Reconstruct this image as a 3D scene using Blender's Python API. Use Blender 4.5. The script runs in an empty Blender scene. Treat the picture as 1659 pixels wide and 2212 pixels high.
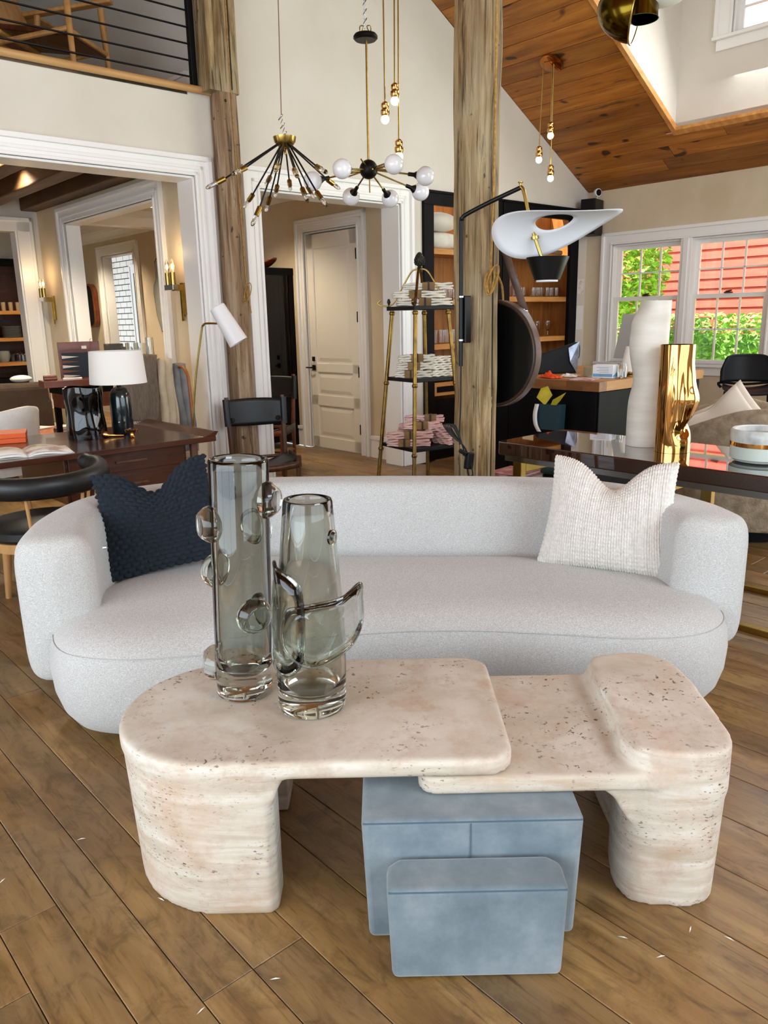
import bpy, math, random
from mathutils import Vector, Matrix, Euler, noise
random.seed(11)
RD = math.radians
SC = bpy.context.scene
COL = SC.collection
# ------------------------------------------------------------------ camera
PITCH, ROLL, CAMH = 0.24287, -0.02108, 1.45
Fv = Vector((0, math.cos(PITCH), -math.sin(PITCH)))
Rv = Vector((1, 0, 0)); Uv = Rv.cross(Fv)
R2 = Rv*math.cos(ROLL) + Uv*math.sin(ROLL)
U2 = -Rv*math.sin(ROLL) + Uv*math.cos(ROLL)
cd = bpy.data.cameras.new('camera'); cam = bpy.data.objects.new('camera', cd); COL.objects.link(cam)
cam.matrix_world = Matrix(((R2.x, U2.x, -Fv.x, 0), (R2.y, U2.y, -Fv.y, 0), (R2.z, U2.z, -Fv.z, CAMH), (0, 0, 0, 1)))
cd.sensor_fit = 'VERTICAL'; cd.sensor_height = 36; cd.lens = 1680/2212*36
cd.clip_start = 0.05
SC.camera = cam
# room frame: x along the gable wall, y into it, origin in the corner by the window
RZ = math.pi/2 - 0.8447
CN = Vector((2.500, 9.817, 0))
TROOM = Matrix.Translation(CN) @ Matrix.Rotation(RZ, 4, 'Z')
def RT(x, y, z=0.0): return TROOM @ Vector((x, y, z))
# ------------------------------------------------------------------ world, sun, daylight, exposure
w = bpy.data.worlds.new('world'); SC.world = w; w.use_nodes = True
bg = w.node_tree.nodes['Background']; bg.inputs[0].default_value = (0.78, 0.89, 1.0, 1); bg.inputs[1].default_value = 3.4
def add_sun(name, direction, e, ang=2):
    l = bpy.data.lights.new(name, 'SUN'); l.energy = e; l.angle = RD(ang); l.color = (1, .95, .86)
    o = bpy.data.objects.new(name, l); COL.objects.link(o)
    o.rotation_euler = Vector(direction).to_track_quat('-Z', 'Y').to_euler(); return o
RROT = Matrix.Rotation(RZ, 3, 'Z')
add_sun('sun', RROT @ Vector((0.62, -0.30, -1.15)), 22)
def area(name, loc, direction, sx, sy, e, col=(1, 1, 1)):
    l = bpy.data.lights.new(name, 'AREA'); l.shape = 'RECTANGLE'; l.size = sx; l.size_y = sy; l.energy = e; l.color = col
    o = bpy.data.objects.new(name, l); COL.objects.link(o); o.location = RT(*loc)
    d = RROT @ Vector(direction)
    o.rotation_euler = d.to_track_quat('-Z', 'Y').to_euler(); return o
# daylight standing in the openings of the glazed walls behind and beside the camera, plus an added rear gable fill
area('daylight_left_windows', (-11.05, -4.6, 1.75), (1, 0, -.04), 5.6, 2.5, 165, (.78, .91, 1.0))
area('daylight_rear_windows', (-6.0, -9.85, 1.75), (0, 1, -.04), 7.0, 2.5, 60, (.78, .91, 1.0))
area('daylight_right_doors', (-0.06, -5.3, 1.35), (-1, 0, -.04), 3.6, 2.3, 120, (.84, .93, 1.0))
area('added_rear_gable_fill', (-5.7, -9.9, 4.1), (0, 1, -.62), 3.2, 1.4, 170, (.84, .94, 1.0))  # added high lamp that brightens table tops and the sofa seat
area('daylight_dormer', (-0.70, -2.9, 3.72), (-1, 0, -.55), 1.9, .7, 70, (.95, .98, 1.0))
SC.view_settings.view_transform = 'Standard'; SC.view_settings.look = 'None'
SC.view_settings.gamma = 1; SC.view_settings.use_curve_mapping = False
SC.view_settings.exposure = -0.06
# ------------------------------------------------------------------ materials
def lin(h):
    if isinstance(h, (tuple, list)): return (*h[:3], 1)
    h = h.lstrip('#'); o = []
    for i in (0, 2, 4):
        c = int(h[i:i+2], 16)/255
        o.append(c/12.92 if c <= .04045 else ((c+.055)/1.055)**2.4)
    return (*o, 1)
MATS = {}
class NT:
    def __init__(s, name):
        s.m = bpy.data.materials.new(name); s.m.use_nodes = True; s.t = s.m.node_tree
        s.b = s.t.nodes['Principled BSDF']; MATS[name] = s.m
    def n(s, typ, **kw):
        nd = s.t.nodes.new(typ)
        for k, v in kw.items():
            if k in nd.inputs: nd.inputs[k].default_value = v
            else: setattr(nd, k, v)
        return nd
    def l(s, a, b): s.t.links.new(a, b)
    def coords(s, scale=(1, 1, 1), world=False, rnd=False):
        if world:
            g = s.n('ShaderNodeNewGeometry'); m0 = s.n('ShaderNodeMapping'); m0.inputs['Rotation'].default_value = (0, 0, -RZ)
            s.l(g.outputs['Position'], m0.inputs[0]); src = m0.outputs[0]
        else:
            src = s.n('ShaderNodeTexCoord').outputs['Object']
        if rnd:
            oi = s.n('ShaderNodeObjectInfo'); mu = s.n('ShaderNodeVectorMath', operation='SCALE'); mu.inputs[0].default_value = (37, 23, 51)
            s.l(oi.outputs['Random'], mu.inputs['Scale']); ad = s.n('ShaderNodeVectorMath', operation='ADD')
            s.l(src, ad.inputs[0]); s.l(mu.outputs[0], ad.inputs[1]); src = ad.outputs[0]
        m = s.n('ShaderNodeMapping'); m.inputs['Scale'].default_value = scale; s.l(src, m.inputs[0]); return m.outputs[0]
    def noise(s, vec, scale, detail=4, rough=.55, dist=0):
        q = s.n('ShaderNodeTexNoise'); q.inputs['Scale'].default_value = scale; q.inputs['Detail'].default_value = detail
        q.inputs['Roughness'].default_value = rough; q.inputs['Distortion'].default_value = dist; s.l(vec, q.inputs['Vector']); return q.outputs['Fac']
    def ramp(s, fac, stops, interp='LINEAR'):
        r = s.n('ShaderNodeValToRGB'); r.color_ramp.interpolation = interp; e = r.color_ramp.elements
        while len(e) < len(stops): e.new(.5)
        for i, (p, c) in enumerate(stops): e[i].position = p; e[i].color = lin(c)
        s.l(fac, r.inputs[0]); return r.outputs[0]
    def mix(s, a, b, fac, mode='MIX'):
        m = s.n('ShaderNodeMix', data_type='RGBA', blend_type=mode)
        for v, i in ((fac, 0), (a, 6), (b, 7)):
            if hasattr(v, 'is_linked'): s.l(v, m.inputs[i])
            else: m.inputs[i].default_value = v if i == 0 else lin(v)
        return m.outputs[2]
    def hsvrnd(s, col, amt):
        oi = s.n('ShaderNodeObjectInfo'); mr = s.n('ShaderNodeMapRange'); mr.inputs[3].default_value = 1-amt; mr.inputs[4].default_value = 1+amt
        s.l(oi.outputs['Random'], mr.inputs[0]); h = s.n('ShaderNodeHueSaturation'); s.l(mr.outputs[0], h.inputs['Value']); s.l(col, h.inputs['Color']); return h.outputs[0]
    def bump(s, h, strength=.3, dist=.01, prev=None):
        b = s.n('ShaderNodeBump'); b.inputs['Strength'].default_value = strength; b.inputs['Distance'].default_value = dist
        s.l(h, b.inputs['Height'])
        if prev: s.l(prev, b.inputs['Normal'])
        return b.outputs[0]
    def set(s, **kw):
        for k, v in kw.items():
            i = s.b.inputs[k.replace('_', ' ')]
            if hasattr(v, 'is_linked'): s.l(v, i)
            else: i.default_value = v
        return s.m
def mat(name, c1, c2=None, rough=.5, metal=0, ns=6, st=(1, 1, 1), bump=0, bs=None, bd=.004, rnd=0, world=False, coat=0, spec=.5, lo=.35, hi=.65, sheen=0):
    t = NT(name)
    if c2 or bump: v = t.coords(st, world, bool(rnd))
    if c2:
        c = t.ramp(t.noise(v, ns, 5), [(lo, c1), (hi, c2)])
        if rnd: c = t.hsvrnd(c, rnd)
        t.set(Base_Color=c)
    else: t.set(Base_Color=lin(c1))
    if bump: t.set(Normal=t.bump(t.noise(v, bs or ns*4, 6, .65), bump, bd))
    t.set(Roughness=rough, Metallic=metal, Coat_Weight=coat, Specular_IOR_Level=spec, Sheen_Weight=sheen)
    return t.m
def glow(name, c, s):
    t = NT(name); t.set(Base_Color=lin(c), Emission_Color=lin(c), Emission_Strength=s); return t.m
def glass(name, c, rough=0, ior=1.45):
    t = NT(name); t.set(Base_Color=lin(c), Roughness=rough, Transmission_Weight=1.0, IOR=ior); return t.m
def pane(name, tint='#ffffff', f=.06):
    t = NT(name); out = t.t.nodes['Material Output']; tr = t.n('ShaderNodeBsdfTransparent'); tr.inputs[0].default_value = lin(tint)
    gl = t.n('ShaderNodeBsdfGlossy'); gl.inputs['Roughness'].default_value = .01
    fr = t.n('ShaderNodeFresnel'); fr.inputs[0].default_value = 1.45
    mx = t.n('ShaderNodeMixShader'); t.l(fr.outputs[0], mx.inputs[0]); t.l(tr.outputs[0], mx.inputs[1]); t.l(gl.outputs[0], mx.inputs[2]); t.l(mx.outputs[0], out.inputs[0]); return t.m

mat('plaster', '#ded7cb', '#d5cdbf', .75, ns=1.3, bump=.05, bs=9)
mat('plaster_warm', '#d9c9ae', '#cbb999', .75, ns=1.6, bump=.05, bs=9)
mat('plaster_grey', '#d6d3cc', '#cbc7bf', .75, ns=1.6, bump=.04, bs=9)
mat('plaster_loft', '#d8d6cf', '#d2cfc6', .8, ns=1.2)
mat('trim', '#f2f0ec', None, .38)
mat('door_white', '#efe9dd', None, .4)
mat('black_wood', '#09090b', '#121113', .5, ns=6, st=(1, 1, .2), bump=.05, spec=.1)
mat('black_metal', '#0a0b0c', None, .4, .2, spec=.35)
mat('black_plastic', '#0a0b0d', None, .45, spec=.18)
mat('brass', '#b9a05c', '#a68b48', .27, 1, ns=9)
mat('brass_old', '#6f5a32', '#9a7a3c', .38, 1, ns=14)
mat('gold', '#cf9f5e', None, .06, 1)
mat('chrome', '#c9ccd0', None, .08, 1)
mat('steel_frame', '#8f9396', None, .2, 1)
mat('iron_dark', '#2a2925', '#3b382f', .5, .7, ns=20, bump=.2)
mat('bronze_dome', '#6d5a1c', '#5a4814', .16, 1, ns=3)
mat('leather_black', '#0d1012', '#15191c', .42, ns=30, bump=.12, bs=160, bd=.001)
mat('leather_strap', '#66534a', '#513f36', .45, ns=18, bump=.1, bs=120, bd=.001)
mat('leather_rim', '#3d2b1e', '#2c1e14', .42, ns=12)
mat('walnut', '#4c2413', '#371709', .24, ns=3, st=(1, 9, 9), coat=.25, bump=.04)
mat('walnut_leg', '#5c3620', '#44270f', .4, ns=4, st=(8, 8, 1))
mat('oak_light', '#c79a63', '#b48450', .5, ns=3, st=(7, 7, 1))
mat('oak_tan', '#b8874c', '#a1713a', .5, ns=4, st=(6, 6, 1))
mat('rail_wood', '#c79b63', '#b98c55', .45, ns=3, st=(1, 9, 9))
mat('pine_shelf', '#d69a55', '#b9772f', .5, ns=2, st=(1, 7, 7), bump=.04, rnd=.08)
mat('pine_back', '#a8692a', '#8a5019', .5, ns=2.5, st=(7, 7, .8), rnd=.14, bump=.04)
mat('beam_wood', '#5e4020', '#3b260f', .6, ns=2.5, st=(6, .8, 6), bump=.3, bs=14, world=True, rnd=.05)
mat('butcher', '#8a5a2c', '#6d411b', .45, ns=3, st=(4, 1, 4), rnd=.16)
mat('butcher_end', '#bb843f', '#a06d2e', .45, ns=3, st=(1, 4, 4))
mat('white_stone', '#e2ddd2', '#d3ccbf', .55, ns=3, st=(1, 1, 6), bump=.08, bs=20)
mat('boucle', '#b3a48c', '#8f7f67', .95, ns=16, bump=.9, bs=70, bd=.012)
mat('cushion_cream', '#ddd5c6', '#d3c9b8', .9, ns=6, bump=.12, bs=160, bd=.002, sheen=.3)
mat('shade_linen', '#efebe4', None, .85)
mat('lamp_white', '#eceaea', None, .4)
mat('globe_white', '#f0f0f2', None, .15, coat=.5)
mat('reflector_white', '#d6d9dc', None, .55)
mat('towel_white', '#e6e1d3', '#d8d2c2', .95, ns=12, bump=.5, bs=60, bd=.004)
mat('towel_pink', '#e0bdb5', '#cfa39d', .95, ns=12, bump=.5, bs=60, bd=.004)
mat('kraft', '#8f7048', '#755934', .85, ns=14)
mat('cord_black', '#0c0c0c', None, .6)
mat('twine', '#b98f4a', '#8d6a2c', .85, ns=50, bump=.6, bs=140, bd=.003)
mat('wire_copper', '#7d5a44', None, .5, .4)
mat('orange_box', '#dd5a1c', None, .5)
mat('paper', '#ece9e4', None, .7)
mat('paper_dirty', '#d9d6d0', '#cfcac4', .7, ns=8)
mat('page_print', '#e8e2db', '#b69a8e', .65, ns=9, lo=.52, hi=.64)
mat('rattan', '#b4622c', '#7d3d16', .55, ns=25, bump=.3)
mat('sofa_brown', '#4a3a2c', '#3f3125', .95, ns=10, bump=.2, bs=120, bd=.002)
mat('chair_white', '#e4e0d9', '#d9d3ca', .85, ns=8)
mat('blanket_brown', '#7a6a5c', '#665849', .95, ns=20, st=(6, 1, 1), bump=.4, bs=120, bd=.003)
mat('blanket_grey', '#8d8f90', '#76797b', .95, ns=10, bump=.4, bs=120, bd=.003)
mat('blanket_cream', '#cfc0a4', '#bfae90', .95, ns=10, bump=.3, bs=120, bd=.003)
mat('dark_blue', '#1b2430', None, .6)
mat('board_cream', '#e2d9cc', None, .5)
mat('marble_dark', '#4b4540', '#a89f93', .3, ns=9, lo=.5, hi=.7)
mat('tile_white', '#ece9e2', None, .25)
mat('grout', '#35302c', None, .8)
mat('mirror', '#dfe4e4', None, .02, 1)
mat('mirror_dark', '#08090a', None, .25, .0, spec=.3)
mat('orange_cloth', '#f0561c', '#d9440f', .8, ns=12)
mat('magazine', '#b9554a', '#d8d0c8', .5, ns=14)
mat('tape_roll', '#a09a80', None, .6)
mat('box_white', '#e9edf2', None, .5)
mat('box_blue', '#6fa8d2', None, .5)
mat('box_grey', '#8d9298', None, .5)
mat('tissue_yellow', '#c7b42a', '#a89618', .7, ns=9)
mat('bag_teal', '#1d3a44', None, .5)
mat('bag_black', '#08090d', '#0d0f14', .6, ns=10, spec=.25)
mat('bag_silver', '#9ba3b2', '#6c7383', .35, .5, ns=10)
mat('imac', '#c3c5c9', None, .3, .6)
mat('book_cover', '#b0646a', '#d4a79f', .5, ns=18, lo=.5, hi=.62)
mat('book_gold', '#a98a1c', None, .3, .6)
mat('book_green', '#4f6b66', None, .35, .3)
mat('dim_carton', '#b59a74', None, .7)
mat('bowl_marble', '#cfd1cd', '#8f9696', .35, ns=9, st=(1, 1, .7), lo=.45, hi=.7)
mat('bowl_mint', '#cdd8cf', '#c2cdc4', .4, ns=5)
mat('red_siding', '#c8452f', '#b83a27', .6, ns=3, st=(1, 1, 6), rnd=.06, world=False)
mat('lawn', '#7fb043', '#94c055', .9, ns=14, bump=.6, bs=60)
mat('leaf', '#86b04a', '#5e8f34', .6, ns=2.2, lo=.4, hi=.6)
mat('leaf_light', '#a8c84a', '#7fae36', .6, ns=2.5)
mat('bark', '#5a4a38', '#40331f', .9, ns=9)
mat('blue_fabric', '#2d4257', None, .9)
mat('wood_red', '#7a3a20', '#5d2712', .35, ns=3, st=(1, 6, 6), coat=.2)
mat('brush', '#a58a5c', None, .8)
mat('plate_grey', '#8d918c', None, .35)
mat('purple', '#4b3a86', None, .6)
mat('knot_black', '#16120e', None, .8)
mat('zipper', '#d9dada', None, .3, .8)
mat('stone_grey', '#6e6a64', '#57534d', .6, ns=8)
glass('clear_glass', '#f4f7f5'); glass('bulb_glass', '#ffffff')
glass('smoke_glass', '#cdd0c9', 0, 1.47); glass('smoke_glass_pale', '#dadcd4', 0, 1.47); glass('black_glass', '#3a4346', 0.02, 1.5)
glass('prunt_glass', '#dfe2dc', 0, 1.47)
pane('window_glass'); pane('cabinet_glass', '#6f7674')
glow('bulb_warm', '#ffd59a', 14); glow('filament', '#ffb35a', 12); glow('bulb_white', '#fff2dc', 8); glow('downlight', '#ffe0b0', 9)

# planks of the floor: grey-brown oak with knots and cracks
t = NT('floor_oak')
v = t.coords((5.5, .8, 5.5), True, True); v2 = t.coords((1, 1, 1), True, True); v3 = t.coords((26, 1.2, 26), True, True); v4 = t.coords((2.6, .45, 2.6), True, True)
c = t.ramp(t.noise(v, 2.2, 6, .6, .6), [(.25, '#674a26'), (.5, '#8b6a3d'), (.75, '#a78655')])
v6 = t.coords((9, 4.5, 9), True, True)
c = t.mix(c, '#6f6452', t.ramp(t.noise(v2, 1.9, 4), [(.42, (0, 0, 0)), (.75, (.55, .55, .55))]))
c = t.mix(c, '#4a3418', t.ramp(t.noise(v6, 1.6, 6, .72, 1.2), [(.47, (0, 0, 0)), (.68, (.6, .6, .6))]))
c = t.mix(c, '#2e1d0d', t.ramp(t.noise(v3, 3.2, 5, .65), [(.56, (0, 0, 0)), (.70, (.55, .55, .55))]))
c = t.mix(c, '#22150a', t.ramp(t.noise(v4, 4.2, 3, .6, .8), [(.68, (0, 0, 0)), (.76, (.8, .8, .8))]))
t.set(Base_Color=t.hsvrnd(c, .13), Roughness=t.ramp(t.noise(v2, 3, 3), [(.3, (.34, .34, .34)), (.7, (.5, .5, .5))]), Normal=t.bump(t.noise(v3, 3, 6, .7), .12, .004))
# reclaimed pine of the ceiling
t = NT('ceiling_pine')
v = t.coords((6, .55, 6), True, True); v2 = t.coords((2.6, 1.1, 2.6), True, True); v3 = t.coords((9, .5, 9), True, True)
c = t.ramp(t.noise(v, 2.0, 6, .62, .5), [(.25, '#6b3d0d'), (.5, '#995c1b'), (.78, '#bd7f33')])
c = t.mix(c, '#241204', t.ramp(t.noise(v2, 3.1, 1, .5), [(.67, (0, 0, 0)), (.72, (.9, .9, .9))]))
c = t.mix(c, '#2b211a', t.ramp(t.noise(v3, 1.1, 5, .75), [(.60, (0, 0, 0)), (.68, (.8, .8, .8))]))
t.set(Base_Color=t.hsvrnd(c, .26), Roughness=.5, Normal=t.bump(t.noise(v, 6, 6, .7), .25, .006))
# hewn post
t = NT('post_wood')
v = t.coords((9, 9, .7)); v2 = t.coords((1.5, 1.5, .6)); v3 = t.coords((22, 22, .9)); v4 = t.coords((5, 5, 5))
c = t.ramp(t.noise(v, 2.2, 6, .7, .8), [(.32, '#57401f'), (.48, '#8f7247'), (.66, '#bda57a')])
c = t.mix(c, '#b7a684', t.ramp(t.noise(v2, 2.5, 3), [(.42, (0, 0, 0)), (.66, (.85, .85, .85))]))
c = t.mix(c, '#2d1c0c', t.ramp(t.noise(v3, 1.6, 5, .72, .6), [(.53, (0, 0, 0)), (.63, (.85, .85, .85))]))
c = t.mix(c, '#1d120a', t.ramp(t.noise(v4, 3.6, 1), [(.74, (0, 0, 0)), (.78, (.8, .8, .8))]))
nb = t.bump(t.noise(v3, 1.6, 6, .72), 1.0, .02); t.set(Base_Color=c, Roughness=.75, Normal=t.bump(t.noise(v4, 3, 4), .3, .01, nb))
t = NT('post_grey')
v = t.coords((9, 9, .7)); v3 = t.coords((22, 22, .9)); v4 = t.coords((5, 5, 5))
c = t.ramp(t.noise(v, 2.2, 6, .65, .5), [(.30, '#6a5036'), (.48, '#927658'), (.70, '#b9a48c')])
c = t.mix(c, '#33220f', t.ramp(t.noise(v3, 1.6, 5, .72, .6), [(.54, (0, 0, 0)), (.64, (.85, .85, .85))]))
c = t.mix(c, '#1d120a', t.ramp(t.noise(v4, 3.6, 1), [(.72, (0, 0, 0)), (.76, (.8, .8, .8))]))
t.set(Base_Color=c, Roughness=.8, Normal=t.bump(t.noise(v3, 2.0, 6, .7), .8, .012))
# travertine: strata along z, pits
t = NT('travertine')
v = t.coords((1.2, 1.2, 11)); v2 = t.coords((1, 1, 1)); v3 = t.coords((16, 16, 44)); v5 = t.coords((2.2, 2.2, 15))
c = t.ramp(t.noise(v, 2.3, 6, .6, .7), [(.28, '#b3a590'), (.46, '#c9beae'), (.68, '#dcd6cb')])
c = t.mix(c, '#bd9878', t.ramp(t.noise(v2, 3.4, 6, .7), [(.50, (0, 0, 0)), (.70, (.62, .62, .62))]))
c = t.mix(c, '#b89b82', t.ramp(t.noise(v5, 1.7, 5, .7), [(.58, (0, 0, 0)), (.70, (.7, .7, .7))]))
pm = t.ramp(t.noise(v2, 5.5, 3), [(.45, (0, 0, 0)), (.62, (1, 1, 1))])
pn = t.ramp(t.noise(v3, 4.2, 3, .6), [(.61, (0, 0, 0)), (.65, (1, 1, 1))])
c = t.mix(c, '#a98a70', t.ramp(t.noise(v2, 13, 6, .75), [(.50, (0, 0, 0)), (.74, (.5, .5, .5))]))
pit = t.mix((0, 0, 0), pn, pm)
c = t.mix(c, '#5b4634', pit)
t.set(Base_Color=c, Roughness=.55, Normal=t.bump(pit, -.5, .004))
# sofa weave
t = NT('sofa_fabric')
v = t.coords((1, 1, 1)); v2 = t.coords((1, 1, 1.8))
c = t.ramp(t.noise(v2, 230, 3, .75), [(.3, '#a0a09e'), (.5, '#c0c0be'), (.7, '#dcdcda')])
t.set(Base_Color=c, Roughness=.95, Sheen_Weight=.25, Normal=t.bump(t.noise(v2, 380, 3, .7), .4, .002))
# suede
t = NT('suede')
v = t.coords((1, 1, 1))
c = t.ramp(t.noise(v, 7, 5, .65), [(.3, '#566670'), (.5, '#6a7a83'), (.72, '#858f94')])
t.set(Base_Color=c, Roughness=.9, Sheen_Weight=.5, Normal=t.bump(t.noise(v, 190, 3), .12, .002))
mat('suede_seam', '#4c606e', None, .9)
mat('knit_navy', '#14212e', '#0e1822', .95, ns=60, bump=.4, bs=300, bd=.002)
mat('knit_white', '#e6e3dd', '#d8d4cc', .95, ns=60, bump=.4, bs=300, bd=.002)
# glossy brown lacquer
t = NT('lacquer'); t.set(Base_Color=lin('#2a1410'), Roughness=.035, Coat_Weight=1.0, Coat_Roughness=.02, Specular_IOR_Level=.9)

# ------------------------------------------------------------------ mesh helpers
class MB:
    def __init__(s): s.v = []; s.f = []
    def add(s, vs, fs):
        o = len(s.v); s.v += [tuple(p) for p in vs]; s.f += [tuple(i+o for i in f) for f in fs]; return s
    def box(s, x0, y0, z0, x1, y1, z1):
        if x0 > x1: x0, x1 = x1, x0
        if y0 > y1: y0, y1 = y1, y0
        if z0 > z1: z0, z1 = z1, z0
        return s.add([(x0,y0,z0),(x1,y0,z0),(x1,y1,z0),(x0,y1,z0),(x0,y0,z1),(x1,y0,z1),(x1,y1,z1),(x0,y1,z1)],
                     [(0,3,2,1),(4,5,6,7),(0,1,5,4),(1,2,6,5),(2,3,7,6),(3,0,4,7)])
    def obox(s, c, size, rot):
        m = MB(); m.box(-size[0]/2, -size[1]/2, -size[2]/2, size[0]/2, size[1]/2, size[2]/2)
        e = rot if isinstance(rot, Matrix) else Euler(rot).to_matrix()
        return s.add([e @ Vector(p) + Vector(c) for p in m.v], m.f)
    def prism(s, poly, z0, z1):
        n = len(poly); a = sum(poly[i][0]*poly[(i+1) % n][1]-poly[(i+1) % n][0]*poly[i][1] for i in range(n))
        if a < 0: poly = poly[::-1]
        return s.add([(x, y, z0) for x, y in poly]+[(x, y, z1) for x, y in poly],
                     [tuple(range(n))[::-1], tuple(range(n, 2*n))]+[(i, (i+1) % n, n+(i+1) % n, n+i) for i in range(n)])
    def xz(s, poly, y0, y1):
        n = len(poly); a = sum(poly[i][0]*poly[(i+1) % n][1]-poly[(i+1) % n][0]*poly[i][1] for i in range(n))
        if a < 0: poly = poly[::-1]
        y0, y1 = min(y0, y1), max(y0, y1)
        return s.add([(x, y0, z) for x, z in poly]+[(x, y1, z) for x, z in poly],
                     [tuple(range(n)), tuple(range(n, 2*n))[::-1]]+[((i+1) % n, i, n+i, n+(i+1) % n) for i in range(n)])
    def yz(s, poly, x0, x1):
        n = len(poly); a = sum(poly[i][0]*poly[(i+1) % n][1]-poly[(i+1) % n][0]*poly[i][1] for i in range(n))
        if a < 0: poly = poly[::-1]
        x0, x1 = min(x0, x1), max(x0, x1)
        return s.add([(x0, y, z) for y, z in poly]+[(x1, y, z) for y, z in poly],
                     [tuple(range(n))[::-1], tuple(range(n, 2*n))]+[(i, (i+1) % n, n+(i+1) % n, n+i) for i in range(n)])
    def tube(s, pts, r, n=8, closed=False, squash=None):
        pts = [Vector(p) for p in pts]; k = len(pts)
        rs = r if isinstance(r, (list, tuple)) else [r]*k
        T = []
        for i in range(k):
            a = pts[i-1] if (i > 0 or closed) else pts[i]; b = pts[(i+1) % k] if (i < k-1 or closed) else pts[i]
            T.append((b-a).normalized())
        ref = Vector((0, 0, 1)) if abs(T[0].z) < .9 else Vector((1, 0, 0))
        nn = (ref - T[0]*ref.dot(T[0])).normalized(); vs = []
        for i in range(k):
            nn = (nn - T[i]*nn.dot(T[i])).normalized(); bb = T[i].cross(nn)
            sq = squash or (1, 1)
            for j in range(n):
                a = 2*math.pi*j/n; vs.append(pts[i]+nn*(math.cos(a)*rs[i]*sq[0])+bb*(math.sin(a)*rs[i]*sq[1]))
        fs = []
        for i in range(k if closed else k-1):
            for j in range(n):
                a = i*n+j; b = i*n+(j+1) % n; c = ((i+1) % k)*n+(j+1) % n; d = ((i+1) % k)*n+j; fs.append((a, b, c, d))
        if not closed: fs += [tuple(range(n))[::-1], tuple(range((k-1)*n, k*n))]
        return s.add(vs, fs)
    def lathe(s, prof, n=24, c=(0, 0, 0), mtx=None, loop=False):
        vs = []; k = len(prof)
        for r, z in prof:
            for j in range(n):
                a = 2*math.pi*j/n; p = Vector((r*math.cos(a), r*math.sin(a), z))
                if mtx: p = mtx @ p
                vs.append(p+Vector(c))
        fs = []
        for i in range(k if loop else k-1):
            for j in range(n): fs.append((i*n+j, i*n+(j+1) % n, ((i+1) % k)*n+(j+1) % n, ((i+1) % k)*n+j))
        if not loop:
            if prof[0][0] > 1e-6: fs.append(tuple(range(n))[::-1])
            if prof[-1][0] > 1e-6: fs.append(tuple(range((k-1)*n, k*n)))
        return s.add(vs, fs)
    def ball(s, c, r, n=16, m=10, sc=(1, 1, 1)):
        prof = [(max(1e-7, math.sin(math.pi*i/m)), -math.cos(math.pi*i/m)) for i in range(m+1)]
        t = MB(); t.lathe(prof, n); return s.add([(c[0]+p[0]*r*sc[0], c[1]+p[1]*r*sc[1], c[2]+p[2]*r*sc[2]) for p in t.v], t.f)
    def grid(s, fn, nu, nv, wu=False, wv=False):
        vs = [fn(i/(nu if wu else nu-1), j/(nv if wv else nv-1)) for i in range(nu) for j in range(nv)]; fs = []
        for i in range(nu if wu else nu-1):
            for j in range(nv if wv else nv-1):
                fs.append((i*nv+j, ((i+1) % nu)*nv+j, ((i+1) % nu)*nv+(j+1) % nv, i*nv+(j+1) % nv))
        return s.add(vs, fs)
    def tf(s, m):
        s.v = [tuple(m @ Vector(p)) for p in s.v]; return s
    def build(s, name, material, parent=None, smooth=40, bevel=0, seg=2, loc=None, rot=None, room=False):
        me = bpy.data.meshes.new(name); me.from_pydata(s.v, [], s.f); me.materials.append(MATS[material] if isinstance(material, str) else material)
        if smooth:
            me.polygons.foreach_set('use_smooth', [True]*len(me.polygons)); me.set_sharp_from_angle(angle=RD(smooth))
        me.validate(); me.update()
        o = bpy.data.objects.new(name, me); COL.objects.link(o)
        if parent: o.parent = parent
        if room: o.location = CN; o.rotation_euler = (0, 0, RZ)
        if loc is not None: o.location = loc
        if rot is not None: o.rotation_euler = rot
        if bevel:
            b = o.modifiers.new('bevel', 'BEVEL'); b.width = bevel; b.segments = seg; b.limit_method = 'ANGLE'; b.angle_limit = RD(40); b.harden_normals = False
        return o
def tag(o, label, cat, group=None, kind=None):
    o['label'] = label; o['category'] = cat
    if group: o['group'] = group
    if kind: o['kind'] = kind
    return o
def thing(name, label, cat, loc=(0, 0, 0), rz=0, group=None):
    o = bpy.data.objects.new(name, None); COL.objects.link(o); o.empty_display_size = .1
    o.location = loc; o.rotation_euler = (0, 0, rz); return tag(o, label, cat, group)
def rthing(name, label, cat, x, y, z=0, rz=0, group=None): return thing(name, label, cat, RT(x, y, z), RZ+rz, group)
def struct(o): o['kind'] = 'structure'; return o
def dup(root, loc, rz=None, label=None, group=None):
    r = root.copy(); COL.objects.link(r); r.location = loc
    if rz is not None: r.rotation_euler = (0, 0, rz)
    if label: r['label'] = label
    if group: r['group'] = group
    for ch in [c for c in root.children]:
        c2 = ch.copy(); COL.objects.link(c2); c2.parent = r
        for g in [q for q in ch.children]:
            g2 = g.copy(); COL.objects.link(g2); g2.parent = c2
    return r
def rrect(x0, y0, x1, y1, r, n=5):
    p = []
    for cx, cy, a0 in ((x1-r, y1-r, 0), (x0+r, y1-r, 90), (x0+r, y0+r, 180), (x1-r, y0+r, 270)):
        for i in range(n+1):
            a = RD(a0+90*i/n); p.append((cx+r*math.cos(a), cy+r*math.sin(a)))
    return p
def smoothpath(pts, n=8, closed=False):
    P = [Vector(p) for p in pts]; k = len(P); o = []
    for i in range(k if closed else k-1):
        a = P[i-1] if (i > 0 or closed) else P[i]; b = P[i]; c = P[(i+1) % k]; d = P[(i+2) % k] if (i+2 < k or closed) else c
        for j in range(n):
            t = j/n; o.append(.5*((2*b)+(c-a)*t+(2*a-5*b+4*c-d)*t*t+(3*b-a-3*c+d)*t**3))
    if not closed: o.append(P[-1])
    return o
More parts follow.
